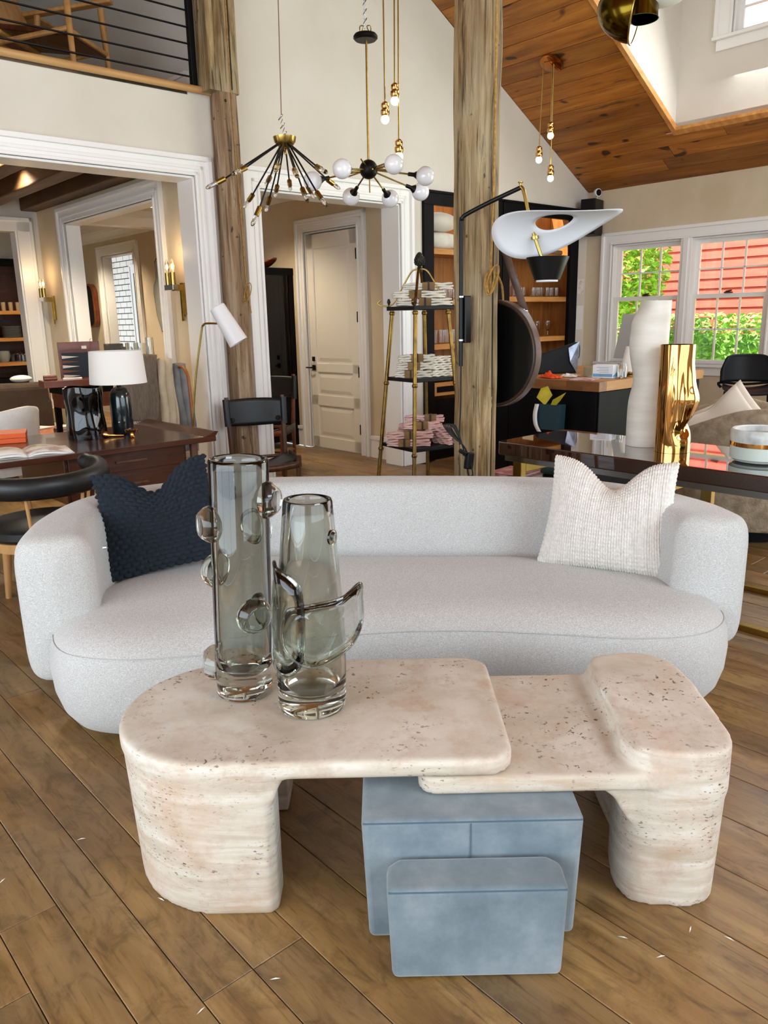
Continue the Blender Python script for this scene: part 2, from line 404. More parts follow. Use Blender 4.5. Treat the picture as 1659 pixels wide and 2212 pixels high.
def text_mesh(name, body, size, material, parent, loc, rot, ext=.0006):
    cu = bpy.data.curves.new(name, 'FONT'); cu.body = body; cu.size = size; cu.extrude = ext; cu.align_x = 'CENTER'; cu.align_y = 'CENTER'
    tmp = bpy.data.objects.new('tmp', cu); COL.objects.link(tmp); dg = bpy.context.evaluated_depsgraph_get()
    me = bpy.data.meshes.new_from_object(tmp.evaluated_get(dg)); bpy.data.objects.remove(tmp)
    me.materials.clear(); me.materials.append(MATS[material]); o = bpy.data.objects.new(name, me); COL.objects.link(o)
    o.parent = parent; o.location = loc; o.rotation_euler = rot; return o
# ================================================================== STRUCTURE (room frame)
CS = 0.55; CE = 2.843
def cz(x): return CE - CS*x
def planked(parent, x0, x1, y0, y1, z0, z1, name='plank', material='floor_oak', ch=.0014, base=None):
    m = MB()
    xs = (min(x0, x1)+.0012, max(x0, x1)-.0012); ys = (min(y0, y1)+.001, max(y0, y1)-.001)
    def ring(d, z): return [(xs[0]+d, ys[0]+d, z), (xs[1]-d, ys[0]+d, z), (xs[1]-d, ys[1]-d, z), (xs[0]+d, ys[1]-d, z)]
    m.add(ring(0, z0)+ring(0, z1-ch)+ring(ch, z1), [(0,1,5,4),(1,2,6,5),(2,3,7,6),(3,0,4,7),(4,5,9,8),(5,6,10,9),(6,7,11,10),(7,4,8,11),(8,9,10,11)])
    return m.build(name, material, parent, smooth=0)
m = MB().box(-11.2, -10, -.10, 0, 0, -.014).box(-11.2, 0, -.10, -2.9, 9.4, -.014).box(-2.9, 0, -.10, .2, .45, -.005)
floor = struct(m.build('floor', 'floor_oak', smooth=0, room=True))
rg = random.Random(5)
xb = [-9.4, -9.22, -9.06, -8.86, -8.68, -8.52, -8.36, -8.2, -8.04, -7.9, -7.77, -7.64, -7.5]
while xb[-1] < -2.95: xb.append(xb[-1]+rg.choice((.12, .14, .165, .18, .2, .22)))
for a, b in zip(xb, xb[1:]):
    y = -6.9 + rg.random()*1.6; cuts = [-6.9]
    if abs(a+8.04) < .01: cuts += [-5.2, -3.825]; y = -2.2
    elif abs(a+7.77) < .01 or abs(a+7.64) < .01: cuts += [-4.351]; y = -2.6+rg.random()*.5
    while y < 1.3:
        if y-cuts[-1] > .5: cuts.append(y)
        y += 1.5 + rg.random()*1.3
    cuts.append(1.72 if a > -5 else 0)
    if cuts[-1] <= cuts[-2]: cuts.pop(-2)
    for p, q in zip(cuts, cuts[1:]): planked(floor, a, b, p, q, -.014, rg.uniform(-.0008, .0008))
# gable wall with its openings
OX, OZ = -5.208, 2.535; D0, D1, DZ = -4.634, -3.074, 2.497; B0, B1, BZ = -2.775, -.2, 2.655
m = MB()
m.xz([(-11.2, OZ), (OX, OZ), (OX, 3.12), (-11.2, 3.12)], 0, .22)
m.xz([(OX, 0), (D0, 0), (D0, DZ), (OX, DZ)], 0, .22)
m.xz([(OX, DZ), (D1, DZ), (D1, 2.66), (OX, 2.66)], 0, .22)
m.xz([(D1, 0), (B0, 0), (B0, BZ+.005), (D1, BZ+.005)], 0, .22)
m.xz([(B1, 0), (.2, 0), (.2, BZ+.005), (B1, BZ+.005)], 0, .22)
m.xz([(-5.06, 2.66), (.2, 2.66), (.2, cz(.2)), (-5.06, cz(-5.06))], 0, .22)
m.xz([(OX, 2.66), (-5.06, 2.66), (-5.06, 3.12), (OX, 3.12)], 0, .22)
m.box(B0, .40, 0, B1, .45, BZ)
struct(m.build('wall_gable', 'plaster', smooth=0, room=True))
def casing(name, x0, x1, zt, wd=.135, y=0, base=True, material='trim'):
    m = MB(); o = wd
    def leg(xi, sgn):
        m.box(xi, y, 0, xi+sgn*o, y-.022, zt+o)
        m.box(xi+sgn*(o-.03), y, 0, xi+sgn*(o+.006), y-.045, zt+o+.006)
        m.box(xi, y, 0, xi+sgn*.022, y-.033, zt+.022)
        m.box(xi+sgn*.045, y, 0, xi+sgn*.07, y-.028, zt+.07)
    leg(x0, -1); leg(x1, 1)
    m.box(x0, y, zt, x1, y-.022, zt+o); m.box(x0-o-.006, y, zt+o-.03, x1+o+.006, y-.045, zt+o+.006)
    m.box(x0-.022, y, zt, x1+.022, y-.033, zt+.022); m.box(x0-.07, y, zt+.045, x1+.07, y-.028, zt+.07)
    # jamb lining
    m.box(x0, y-.01, 0, x0+.018, y+.235, zt); m.box(x1-.018, y-.01, 0, x1, y+.235, zt); m.box(x0, y-.01, zt-.018, x1, y+.235, zt)
    return struct(m.build(name, material, smooth=0, room=True, bevel=.003, seg=1))
casing('trim_1', -10.9, OX, OZ)
casing('trim_2', D0, D1, DZ, .155)
m = MB().box(D1+.155, 0, 0, B0, -.03, .3).box(-5.06, 0, 0, D0-.155, -.03, .3)
struct(m.build('baseboard_gable', 'trim', smooth=0, room=True))
# window wall
WY0, WY1, WZ0, WZ1 = -.36, -2.20, .90, 2.235
m = MB()
m.box(0, 0.2, 0, .16, WY0, CE+.1); m.box(0, WY0, 0, .16, WY1, WZ0); m.box(0, WY0, WZ1, .16, WY1, CE+.1)
m.box(0, WY1, 0, .16, -3.45, CE+.1); m.box(0, -3.45, 2.5, .16, -7.15, CE+.1); m.box(0, -7.15, 0, .16, -10, CE+.1)
struct(m.build('wall_window', 'plaster_warm', smooth=0, room=True))
# ceiling: backing slabs (with the dormer left open) and boards
m = MB()
def slab(x0, x1, y0, y1, t=.06, off=.022): m.xz([(x0, cz(x0)+off), (x1, cz(x1)+off), (x1, cz(x1)+off+t), (x0, cz(x0)+off+t)], y0, y1)
slab(.16, -.622, .2, -10); slab(-.622, -3.1, .2, -1.39); slab(-3.1, -5.6, .2, -10); slab(-.622, -3.1, -4.4, -10)
m.xz([(-5.6, cz(-5.6)+.022), (-11.3, 2.7), (-11.3, 2.8), (-5.6, cz(-5.6)+.1)], .2, -10)
ceiling = struct(m.build('ceiling', 'ceiling_pine', smooth=0, room=True))
def cplank(xa, xb_, y0, y1):
    m = MB(); t = .022; n = Vector((CS, 0, 1)).normalized(); g = .0025
    xa -= g; xb_ += g; y0 -= g; y1 += g; j = rg.uniform(-.002, .002); c = .004
    P = lambda x, y, d: Vector((x, y, cz(x)))+n*d
    b = [P(xa, y0, t), P(xb_, y0, t), P(xb_, y1, t), P(xa, y1, t)]
    k = [P(xa, y0, c+j), P(xb_, y0, c+j), P(xb_, y1, c+j), P(xa, y1, c+j)]
    f = [P(xa-c, y0-c, j), P(xb_+c, y0-c, j), P(xb_+c, y1+c, j), P(xa-c, y1+c, j)]
    m.add(b+k+f, [(0,1,5,4),(1,2,6,5),(2,3,7,6),(3,0,4,7),(4,5,9,8),(5,6,10,9),(6,7,11,10),(7,4,8,11),(8,9,10,11)])
    m.build('plank', 'ceiling_pine', ceiling, smooth=0)
x = 0.0; row = 0
while x > -3.2:
    wd = .622/4 if row < 4 else rg.choice((.15, .16, .17, .185)); x2 = x-wd
    ye = -4.6 if row < 4 else -1.385
    cuts = [0.0]
    while True:
        y = cuts[-1]-rg.uniform(.9, 2.2)
        if y < ye+.35: break
        cuts.append(y)
    cuts.append(ye)
    if row == 2: cuts = [0, -1.24, -2.95, -4.6]
    if row == 1: cuts = [0, -1.1, -2.3, -4.6]
    for a, b in zip(cuts, cuts[1:]): cplank(x, x2, a, b)
    x = x2; row += 1
# dormer
m = MB()
m.xz([(-.622, cz(-.622)+.03), (-.622, 4.56), ((CE-4.56)/CS, 4.56), ((CE-4.5)/CS, 4.53)], -1.39, -1.30)
m.xz([(-.622, cz(-.622)), (-.622, 4.56), ((CE-4.56)/CS, 4.56)], -4.40, -4.49)
UY0, UY1, UZ0, UZ1 = -1.90, -3.30, 3.93, 4.40
m.box(-.622, -1.30, cz(-.622)-.0, -.50, UY0, 4.56); m.box(-.622, UY0, cz(-.622), -.50, UY1, UZ0); m.box(-.622, UY0, UZ1, -.50, UY1, 4.56); m.box(-.622, UY1, cz(-.622), -.50, -4.49, 4.56)
struct(m.build('wall_dormer', 'plaster', smooth=0, room=True))
m = MB().box(-.50, -1.30, 4.56, -3.4, -4.49, 4.62); struct(m.build('ceiling_dormer', 'plaster', smooth=0, room=True))
m = MB().yz([(-1.39, 4.56), (-1.39, 4.36), (-1.41, 4.36), (-1.5, 4.5), (-1.5, 4.56)], -.63, -3.1)
struct(m.build('trim_3', 'trim', smooth=0, room=True))
m = MB()
n_ = .012
m.xz([(-.60, cz(-.60)-.008), (-3.15, cz(-3.15)-.008), (-3.15, cz(-3.15)+.05), (-.60, cz(-.60)+.05)], -1.37, -1.415)
m.xz([(-.60, cz(-.6)-.01), (-.66, cz(-.66)-.01), (-.66, cz(-.66)+.02), (-.60, cz(-.60)+.04)], -1.37, -4.5)
struct(m.build('trim_4', 'pine_shelf', smooth=0, room=True))
# windows (all in planes x = const, frames facing -x)
def sash(parent, y0, y1, z0, z1, x, cols, rows, fr=.045, mu=.016, name='sash', dz=None):
    y0, y1 = max(y0, y1), min(y0, y1); m = MB()
    m.box(x, y0, z0, x+.035, y0-fr, z1); m.box(x, y1+fr, z0, x+.035, y1, z1)
    m.box(x, y0-fr, z0, x+.035, y1+fr, z0+fr); m.box(x, y0-fr, z1-fr, x+.035, y1+fr, z1)
    iy0, iy1, iz0, iz1 = y0-fr, y1+fr, z0+fr, z1-fr
    s = m.build(name, 'trim', parent, smooth=0)
    g = MB()
    for i in range(1, cols): c = iy0+(iy1-iy0)*i/cols; g.box(x+.006, c-mu/2, iz0, x+.03, c+mu/2, iz1)
    for i in range(1, rows): c = iz0+(iz1-iz0)*i/rows; g.box(x+.006, iy0, c-mu/2, x+.03, iy1, c+mu/2)
    if cols > 1 or rows > 1: g.build('muntin', 'trim', s, smooth=0)
    for i in range(cols):
        for j in range(rows):
            a0 = iy0+(iy1-iy0)*i/cols; a1 = iy0+(iy1-iy0)*(i+1)/cols; b0 = iz0+(iz1-iz0)*j/rows; b1 = iz0+(iz1-iz0)*(j+1)/rows
            MB().box(x+.016, a0, b0, x+.019, a1, b1).build('pane', 'window_glass', s, smooth=0)
    return s
def wcasing(m, y0, y1, z0, z1, x, wd=.13, sill=True):
    "picture casing of a window in a wall x = const, room on the -x side"
    for a, s in ((y0, 1), (y1, -1)):
        m.box(x, a, z0-.02, x-.022, a+s*wd, z1+wd); m.box(x, a+s*(wd-.03), z0-.02, x-.042, a+s*(wd+.006), z1+wd+.006); m.box(x, a, z0, x-.032, a+s*.02, z1+.02)
    m.box(x, y0, z1, x-.022, y1, z1+wd); m.box(x, y0+wd+.006, z1+wd-.03, x-.042, y1-wd-.006, z1+wd+.006); m.box(x, y0, z1, x-.032, y1, z1+.02)
    m.box(x+.12, y0, z0, x-.0, y0-.02, z1); m.box(x+.12, y1, z0, x, y1+.02, z1); m.box(x+.12, y0, z1-.02, x, y1, z1)
    if sill:
        m.box(x+.12, y0+.17, z0-.03, x-.06, y1-.17, z0); m.box(x, y0+.14, z0-.12, x-.025, y1-.14, z0-.03)
win1 = bpy.data.objects.new('window_1', None); COL.objects.link(win1); win1.location = CN; win1.rotation_euler = (0, 0, RZ); struct(win1)
m = MB(); wcasing(m, WY0, WY1, WZ0, WZ1, 0); m.box(-.03, -1.215, WZ0, .12, -1.345, WZ1); m.box(-.045, -1.25, WZ0, -.0, -1.31, WZ1)
m.build('window_frame', 'trim', win1, smooth=0, bevel=.003, seg=1)
for a, b in ((WY0-.03, -1.215), (-1.345, WY1+.03)):
    sash(win1, a, b, 1.60, WZ1-.02, .075, 3, 2, name='upper_sash'); sash(win1, a, b, WZ0, 1.645, .035, 3, 2, name='lower_sash')
    mm = MB().box(.012, (a+b)/2-.04, 1.645, .05, (a+b)/2+.04, 1.66).tube([(.03, (a+b)/2+.03, 1.663), (.03, (a+b)/2-.035, 1.672)], .008, 6)
    mm.build('sash_lock', 'leather_rim', win1)
win2 = bpy.data.objects.new('window_2', None); COL.objects.link(win2); win2.location = CN; win2.rotation_euler = (0, 0, RZ); struct(win2)
m = MB(); wcasing(m, UY0, UY1, UZ0, UZ1, -.622, .16); m.build('window_frame', 'trim', win2, smooth=0, bevel=.003, seg=1)
sash(win2, UY0-.02, UY1+.02, UZ0, UZ1-.02, -.56, 5, 2, name='sash')
# room behind the camera: walls with large glazed openings
m = MB().box(-11.2, 0.2, 0, -11.36, -1.6, 3.1).box(-11.2, -1.6, 0, -11.36, -7.6, .45).box(-11.2, -1.6, 3.02, -11.36, -7.6, 3.1).box(-11.2, -7.6, 0, -11.36, -10, 3.1)
m.box(-11.2, -3.55, .45, -11.3, -3.65, 3.02).box(-11.2, -5.55, .45, -11.3, -5.65, 3.02)
struct(m.build('wall_left', 'plaster', smooth=0, room=True))
m = MB().box(-11.2, -10, 0, -9.6, -10.15, 6.2).box(-9.6, -10, 0, -2.4, -10.15, .45).box(-9.6, -10, 3.02, -2.4, -10.15, 3.38).box(-9.6, -10, 3.38, -7.4, -10.15, 6.2).box(-4.0, -10, 3.38, -2.4, -10.15, 6.2).box(-7.4, -10, 4.85, -4.0, -10.15, 6.2).box(-2.4, -10, 0, .2, -10.15, 6.2)  # high gable opening is added for the fill lamp
m.box(-7.25, -10, .45, -7.15, -10.1, 3.02).box(-4.85, -10, .45, -4.75, -10.1, 3.02)
struct(m.build('wall_rear', 'plaster', smooth=0, room=True))
# ---- hall and side rooms beyond the gable wall
HX = -2.92
m = MB()
DY0, DY1, DHZ = .822, 1.692, 2.372
m.box(HX, .22, 0, HX+.14, DY0-.03, 2.95); m.box(HX, DY1+.03, 0, HX+.14, 6.05, 2.95); m.box(HX, DY0-.03, DHZ+.03, HX+.14, DY1+.03, 2.95)
m.box(HX+.09, DY0-.05, 0, HX+.14, DY1+.05, DHZ+.05); m.box(HX, 6.05, 2.53, HX+.14, 7.25, 2.95); m.box(HX, 7.25, 0, HX+.14, 9.4, 2.95)  # first box: unseen panel added behind the door against light leaks
struct(m.build('wall_hall', 'plaster_warm', smooth=0, room=True))
m = MB().box(-5.1, .22, 0, -4.98, .88, 2.95).box(-5.1, .88, 2.49, -4.98, 2.95, 2.95).box(-5.1, 2.95, 0, -4.98, 3.9, 2.95)
struct(m.build('wall_sconces', 'plaster_warm', smooth=0, room=True))
m = MB().box(-5.34, 3.75, 0, -5.1, 3.9, 2.95).box(-11.2, 3.75, 2.47, -5.34, 3.9, 2.95)
struct(m.build('wall_far', 'plaster_grey', smooth=0, room=True))
m = MB().box(-4.2, 9.3, 0, HX, 9.4, 2.95); struct(m.build('wall_hall_end', 'plaster_grey', smooth=0, room=True))
m = MB().box(-11.2, 7.0, 0, -4.1, 7.1, 2.95).box(-4.2, 7.1, 0, -4.1, 9.4, 2.95).box(-9.4, .22, 0, -9.3, 7, 2.95); struct(m.build('wall_library', 'plaster_grey', smooth=0, room=True))
m = MB().box(-5.1, .22, 2.9, HX+.14, 9.4, 2.95).box(-11.2, .22, 2.9, -5.1, 7.1, 2.95); struct(m.build('ceiling_lower', 'plaster_grey', smooth=0, room=True))
m = MB().box(-5.0, 4.55, 2.70, HX, 4.75, 2.9).box(-5.0, 4.5, 2.82, HX, 4.8, 2.9).yz([(.25, 2.9), (.25, 2.78), (.3, 2.78), (.42, 2.9)], HX, -5.0)
struct(m.build('trim_5', 'trim', smooth=0, room=True))
m = MB()
for y0, y1 in ((.22, 4.5), (4.8, 9.3)):
    m.xz([(HX, 2.9), (HX-.13, 2.9), (HX-.11, 2.86), (HX-.03, 2.80), (HX-.02, 2.76), (HX, 2.76)], y0, y1)
struct(m.build('trim_6', 'trim', smooth=0, room=True))
m = MB()   # baseboards of the hall
for y0, y1 in ((.22, DY0-.17), (DY1+.17, 5.85)): m.box(HX, y0, 0, HX-.02, y1, .2); m.box(HX, y0, .2, HX-.03, y1, .235)
struct(m.build('baseboard_hall', 'trim', smooth=0, room=True))
def xcasing(name, y0, y1, zt, x, wd=.145, face=-1, material='trim', lin_=True):
    "door casing in a wall x = const"
    m = MB(); s = face
    for a, d in ((y0, -1), (y1, 1)):
        m.box(x, a, 0, x+s*.022, a+d*wd, zt+wd); m.box(x, a+d*(wd-.03), 0, x+s*.042, a+d*(wd+.006), zt+wd+.006); m.box(x, a, 0, x+s*.032, a+d*.02, zt+.02); m.box(x, a+d*.05, 0, x+s*.028, a+d*.075, zt+.075)
        m.box(x, a-d*.0, 0, x-s*.15, a-d*.018, zt)
    m.box(x, y0, zt, x+s*.022, y1, zt+wd); m.box(x, y0-wd-.006, zt+wd-.03, x+s*.042, y1+wd+.006, zt+wd+.006); m.box(x, y0-.02, zt, x+s*.032, y1+.02, zt+.02); m.box(x, y0-.075, zt+.05, x+s*.028, y1+.075, zt+.075)
    m.box(x, y0, zt-.018, x-s*.15, y1, zt)
    return struct(m.build(name, material, smooth=0, room=True, bevel=.003, seg=1))
xcasing('trim_7', DY0-.03, DY1+.03, DHZ+.03, HX, .13)
xcasing('trim_8', .88, 2.95, 2.49, -5.1)
xcasing('trim_9', 6.05, 7.25, 2.53, HX)
m = MB().box(-5.34, 3.75, 0, -5.2, 3.728, 2.60).box(-5.205, 3.75, 0, -5.175, 3.71, 2.615).box(-11, 3.75, 2.47, -5.2, 3.728, 2.6).box(-11, 3.75, 2.575, -5.175, 3.71, 2.615).box(-5.36, 3.74, 0, -5.34, 3.91, 2.47)
struct(m.build('trim_10', 'trim', smooth=0, room=True, bevel=.003, seg=1))
# panelled door in the hall
dr = bpy.data.objects.new('door_1', None); COL.objects.link(dr); dr.location = CN; dr.rotation_euler = (0, 0, RZ); struct(dr)
m = MB().box(HX+.012, DY0, .012, HX+.045, DY1, DHZ)
panels = [(.98, 2.22), (.62, .88), (.14, .50)]; st = .115
def rail(z0, z1): m.box(HX-.002, DY0, z0, HX+.014, DY1, z1)
m.box(HX-.002, DY0, .012, HX+.014, DY0+st, DHZ); m.box(HX-.002, DY1-st, .012, HX+.014, DY1, DHZ)
rail(.012, .14); rail(.50, .62); rail(.88, .98); rail(2.22, DHZ)
m.build('door_leaf', 'door_white', dr, smooth=0, bevel=.004, seg=2)
for z0, z1 in panels:
    b = MB(); y0, y1 = DY0+st, DY1-st; xs = HX+.012
    b.add([(xs, y0+.02, z0+.02), (xs, y1-.02, z0+.02), (xs, y1-.02, z1-.02), (xs, y0+.02, z1-.02), (xs-.009, y0+.06, z0+.06), (xs-.009, y1-.06, z0+.06), (xs-.009, y1-.06, z1-.06), (xs-.009, y0+.06, z1-.06)],
          [(0, 4, 5, 1), (1, 5, 6, 2), (2, 6, 7, 3), (3, 7, 4, 0), (4, 7, 6, 5)]); b.build('panel', 'door_white', dr, smooth=0)
for z in (.28, .9, 1.48, 2.12): MB().tube([(HX-.012, DY0-.004, z-.055), (HX-.012, DY0-.004, z+.055)], .009, 8).box(HX-.004, DY0-.03, z-.05, HX-.0, DY0+.012, z+.05).build('hinge', 'black_metal', dr)
h = MB().box(HX-.010, DY1-.09, .90, HX-.001, DY1-.035, .955).tube([(HX-.01, DY1-.06, .928), (HX-.05, DY1-.06, .928)], .009, 8).tube([(HX-.05, DY1-.06, .928), (HX-.055, DY1+.02, .928)], .008, 8); h.build('door_handle', 'black_metal', dr)
MB().box(HX-.012, DY1-.085, 1.0, HX-.001, DY1-.04, 1.05).build('deadbolt', 'black_metal', dr)
# beams under the ceiling of the side room
for i, xx in enumerate((-5.2, -5.66, -6.12, -6.6, -7.1)):
    o = MB().box(xx-.09, .26, 2.68, xx+.09, 3.7, 2.9).build('ceiling_beam', 'beam_wood', smooth=0, bevel=.012, room=True)
    tag(o, ['dark ceiling beam hard against the sconce wall of the side room', 'dark ceiling beam second from the sconce wall', 'dark ceiling beam third from the sconce wall', 'dark ceiling beam fourth from the sconce wall', 'dark ceiling beam farthest from the sconce wall'][i], 'beam', 'dark beams of the side room')
# loft above the wide opening
m = MB().box(-11.2, .22, 3.0, -5.06, 5.2, 3.12).box(-11.2, 0, 3.10, OX, .22, 3.12)
struct(m.build('floor_loft', 'rail_wood', smooth=0, room=True))
m = MB().box(-5.06, .22, 3.0, -4.9, 5.2, 6.3).box(-11.2, 5.2, 3.0, -4.9, 5.35, 6.3)
struct(m.build('wall_loft', 'plaster_loft', smooth=0, room=True))
m = MB().box(-5.06, .22, 3.12, -5.08, 5.2, 3.3).box(-5.06, .22, 3.3, -5.095, 5.2, 3.33).box(-11.2, 5.2, 3.12, -5.06, 5.18, 3.3)
struct(m.build('baseboard_loft', 'trim', smooth=0, room=True))
m = MB().xz([(-5.6, cz(-5.6)+.02), (-11.3, 2.9), (-11.3, 3.0), (-5.6, cz(-5.6)+.1), (-4.9, cz(-4.9)+.1), (-4.9, cz(-4.9)+.02)], .2, 5.3)
struct(m.build('ceiling_loft', 'plaster_loft', smooth=0, room=True))
# nosing and cable rail at the loft edge
o = MB().tube([(-11.1, -.03, 3.138), (-5.0, -.03, 3.138)], .026, 12).build('loft_nosing', 'rail_wood', room=True)
tag(o, 'round light wood nosing along the edge of the loft', 'trim')
rl = rthing('cable_railing', 'black steel cable railing of the loft above the wide opening', 'railing', -5.13, .03, 3.12)
MB().box(-.022, -.022, 0, .022, .022, 1.1).build('post', 'black_metal', rl, smooth=0, bevel=.003)
MB().box(-6.0, -.03, 1.1, .04, .03, 1.14).build('top_rail', 'black_metal', rl, smooth=0)
for i, z in enumerate((.115, .225, .335, .445, .555, .665, .775, .885)): MB().tube([(-6, 0, z), (0, 0, z)], .007, 6).build('cable', 'black_metal', rl)
# ---- timber posts
def hewn(w0, d0, h, seed, n=60, jit=.006, k=5):
    m = MB(); vs = []; per = []
    for s in range(4):
        for i in range(k):
            t = i/k-.5
            per.append([(t*w0, -d0/2), (w0/2, t*d0), (-t*w0, d0/2), (-w0/2, -t*d0)][s])
    for i in range(n+1):
        z = h*i/n
        for (x, y) in per:
            q = noise.noise(Vector((x*9+seed, y*9, z*3.1)))*jit + noise.noise(Vector((x*3+seed, y*3+5, z*.9)))*jit*1.3
            L = math.hypot(x, y); corner = max(abs(x)/(w0/2), 0)*max(abs(y)/(d0/2), 0); c = -.007 if corner > .98 else 0
            vs.append((x*(1+(q+c)/L), y*(1+(q+c)/L), z))
    K = len(per); fs = [(i*K+j, i*K+(j+1) % K, (i+1)*K+(j+1) % K, (i+1)*K+j) for i in range(n) for j in range(K)]
    fs += [tuple(range(K))[::-1], tuple(range(n*K, (n+1)*K))]
    return m.add(vs, fs)
pc = thing('timber_post', 'thick hewn timber post standing free behind the grey sofa', 'post', (.522, 4.35, 0), RZ)
hewn(.176, .176, 5.0, 3.3, 110, .006).build('post_shaft', 'post_wood', pc, smooth=50)
MB().box(.03, -.0895, .35, .037, -.08, 4.6).build('crack', 'knot_black', pc, smooth=0)
for z, s in ((.70, .03),): MB().box(-.0893, -.02, z, -.085, .012, z+s).build('mortise', 'knot_black', pc, smooth=0)
pl = rthing('timber_post', 'weathered grey-brown timber post between the wide opening and the doorway', 'post', -4.955, -.082, 0)
hewn(.15, .155, 3.12, 8.1, 80, .005).build('post_shaft', 'post_grey', pl, smooth=50)
pu = rthing('timber_post', 'honey coloured upper post with a long split at the end of the loft rail', 'post', -4.985, -.085, 3.12)
hewn(.26, .165, 2.3, 1.7, 50, .004).build('post_shaft', 'post_wood', pu, smooth=50)
MB().box(.065, -.0855, .02, .046, -.075, 1.6).build('crack', 'knot_black', pu, smooth=0)
MB().ball((-.03, -.079, 3.06), .011, 8, 6).build('bolt', 'iron_dark', pl)
# ================================================================== FOREGROUND
def offset_ring(P, d):
    "inward offset of a closed ccw outline (list of Vector 2D)"
    n = len(P); o = []
    for i in range(n):
        t = (P[(i+1) % n]-P[i-1]); t.normalize(); o.append(P[i]+Vector((-t.y, t.x))*d)
    return o
sofa = thing('sofa', 'long curved pale grey sofa with rounded wraparound back', 'sofa', (0, 2.95, 0))
SO = Vector((0, 2.95))
seat = [(-1.23, 2.92), (-1.245, 2.68), (-1.12, 2.46), (-.88, 2.385), (-.60, 2.42), (-.3, 2.52), (0, 2.575), (.3, 2.575), (.6, 2.525), (.88, 2.475), (1.12, 2.51), (1.265, 2.68), (1.26, 2.95), (1.10, 3.18), (.7, 3.36), (0, 3.42), (-.7, 3.46), (-1.08, 3.28)]
SP = [Vector((p.x, p.y))-SO for p in smoothpath([(x, y, 0) for x, y in seat], 14, True)]
prof = [(.30, .02), (.18, .022), (.11, .035), (.06, .065), (.025, .115), (.006, .18), (0, .26), (.006, .32), (.024, .365), (.055, .40), (.10, .422), (.16, .434), (.22, .438)]
m = MB(); vs = []; n = len(SP)
for d, z in prof: vs += [(p.x, p.y, z) for p in offset_ring(SP, d)]
fs = [(i*n+j, i*n+(j+1) % n, (i+1)*n+(j+1) % n, (i+1)*n+j) for i in range(len(prof)-1) for j in range(n)]
fs += [tuple(range(n))[::-1], tuple(range((len(prof)-1)*n, len(prof)*n))]
m.add(vs, fs).build('seat_base', 'sofa_fabric', sofa, smooth=80)
q = offset_ring(SP, .020)
MB().tube([(p.x, p.y, .363) for p in q[12:160]], .0022, 6).build('seam', 'sofa_fabric', sofa)
back = [(-1.18, 2.64), (-1.225, 2.82), (-1.245, 3.02), (-1.20, 3.27), (-1.03, 3.45), (-.78, 3.54), (-.4, 3.555), (0, 3.53), (.45, 3.475), (.8, 3.39), (1.05, 3.22), (1.185, 3.0), (1.222, 2.84), (1.215, 2.74)]
BP = [Vector((p.x-SO.x, p.y-SO.y)) for p in smoothpath([(x, y, 0) for x, y in back], 8)]
L = [0]
for a, b in zip(BP, BP[1:]): L.append(L[-1]+(b-a).length)
def section(k=28):
    o = []
    for i in range(k):
        a = 2*math.pi*i/k; c, s = math.cos(a), math.sin(a); e = .42
        o.append((math.copysign(abs(c)**e, c), math.copysign(abs(s)**(e*.8), s)))
    return o
SEC = section(36); vs = []; K = len(SEC); N = len(BP)
samples = []
for i in range(N):
    t = ((BP[min(i+1, N-1)]-BP[max(i-1, 0)])).normalized(); samples.append((BP[i], Vector((-t.y, t.x)), L[i]))
for p, nrm, l in samples:
    e = min(l, L[-1]-l); rr = .075; sc = 1.0 if e >= rr else max(.02, math.sqrt(max(0, 1-((rr-e)/rr)**2)))**.8
    end = min(1.0, e/.75); left = l < L[-1]/2
    th = (.142-.037*end)*sc; top = .732-.012*(1-end); bot = .165+(0 if left else .045)
    zc = (top+bot)/2; zh = (top-bot)/2
    zh2 = zh-(1-sc)*rr*.9
    for (cx, cy) in SEC:
        lean = .035*cy*end
        vs.append((p.x+nrm.x*(cx*th+lean), p.y+nrm.y*(cx*th+lean), zc+cy*zh2))
fs = [(i*K+j, (i+1)*K+j, (i+1)*K+(j+1) % K, i*K+(j+1) % K) for i in range(N-1) for j in range(K)]
fs += [tuple(range(K)), tuple(range((N-1)*K, N*K))[::-1]]
MB().add(vs, fs).build('backrest', 'sofa_fabric', sofa, smooth=80)
# ---- knitted cushions
def cushion(w, h, t, chop, disp, nu, nv, amp, front=True, pin=.10):
    def pt(u, v_, side):
        s = u*2-1; r = v_*2-1
        x = w/2*s*(1-pin*(1-r*r)*(abs(s)**2)*.9); x *= 1-.07*r; z = h/2*r*(1-pin*(1-s*s)*(abs(r)**2)*.5)
        up_ = max(0, (r+1)/2)**2.2
        z -= chop*math.exp(-(s/.42)**2)*up_
        th = t/2*((1-s*s)*(1-r*r))**.42
        y = -th if side else th*.9
        y += .035*math.exp(-(s/.4)**2)*up_*(1 if side else .6)
        return Vector((x, y, z))
    m = MB()
    def fn(u, v_):
        p = pt(u, v_, True); e = .004
        du = pt(min(1, u+e), v_, True)-pt(max(0, u-e), v_, True); dv = pt(u, min(1, v_+e), True)-pt(u, max(0, v_-e), True)
        nn = du.cross(dv)
        if nn.length < 1e-12: nn = Vector((0, -1, 0))
        nn.normalize()
        if nn.y > 0 and abs(nn.y) > .3: nn = -nn
        return p+nn*amp*disp(u, v_)
    m.grid(fn, nu, nv)
    m.grid(lambda u, v_: pt(1-u, v_, False), 40, 40)
    return m
def k_white(u, v_):
    c = (u*27) % 1; ss = (2*c) % 1; ridge = math.sqrt(max(0, 1-(2*ss-1)**2)); r = v_*26+(.9*abs(c-.5))
    return ridge*(.55+.45*abs(math.sin(math.pi*r))**.6)
def k_navy(u, v_):
    b = v_*22; a = u*15+(.5 if int(b) % 2 else 0)
    return (abs(math.sin(math.pi*a))**.5)*(abs(math.sin(math.pi*b))**.7)
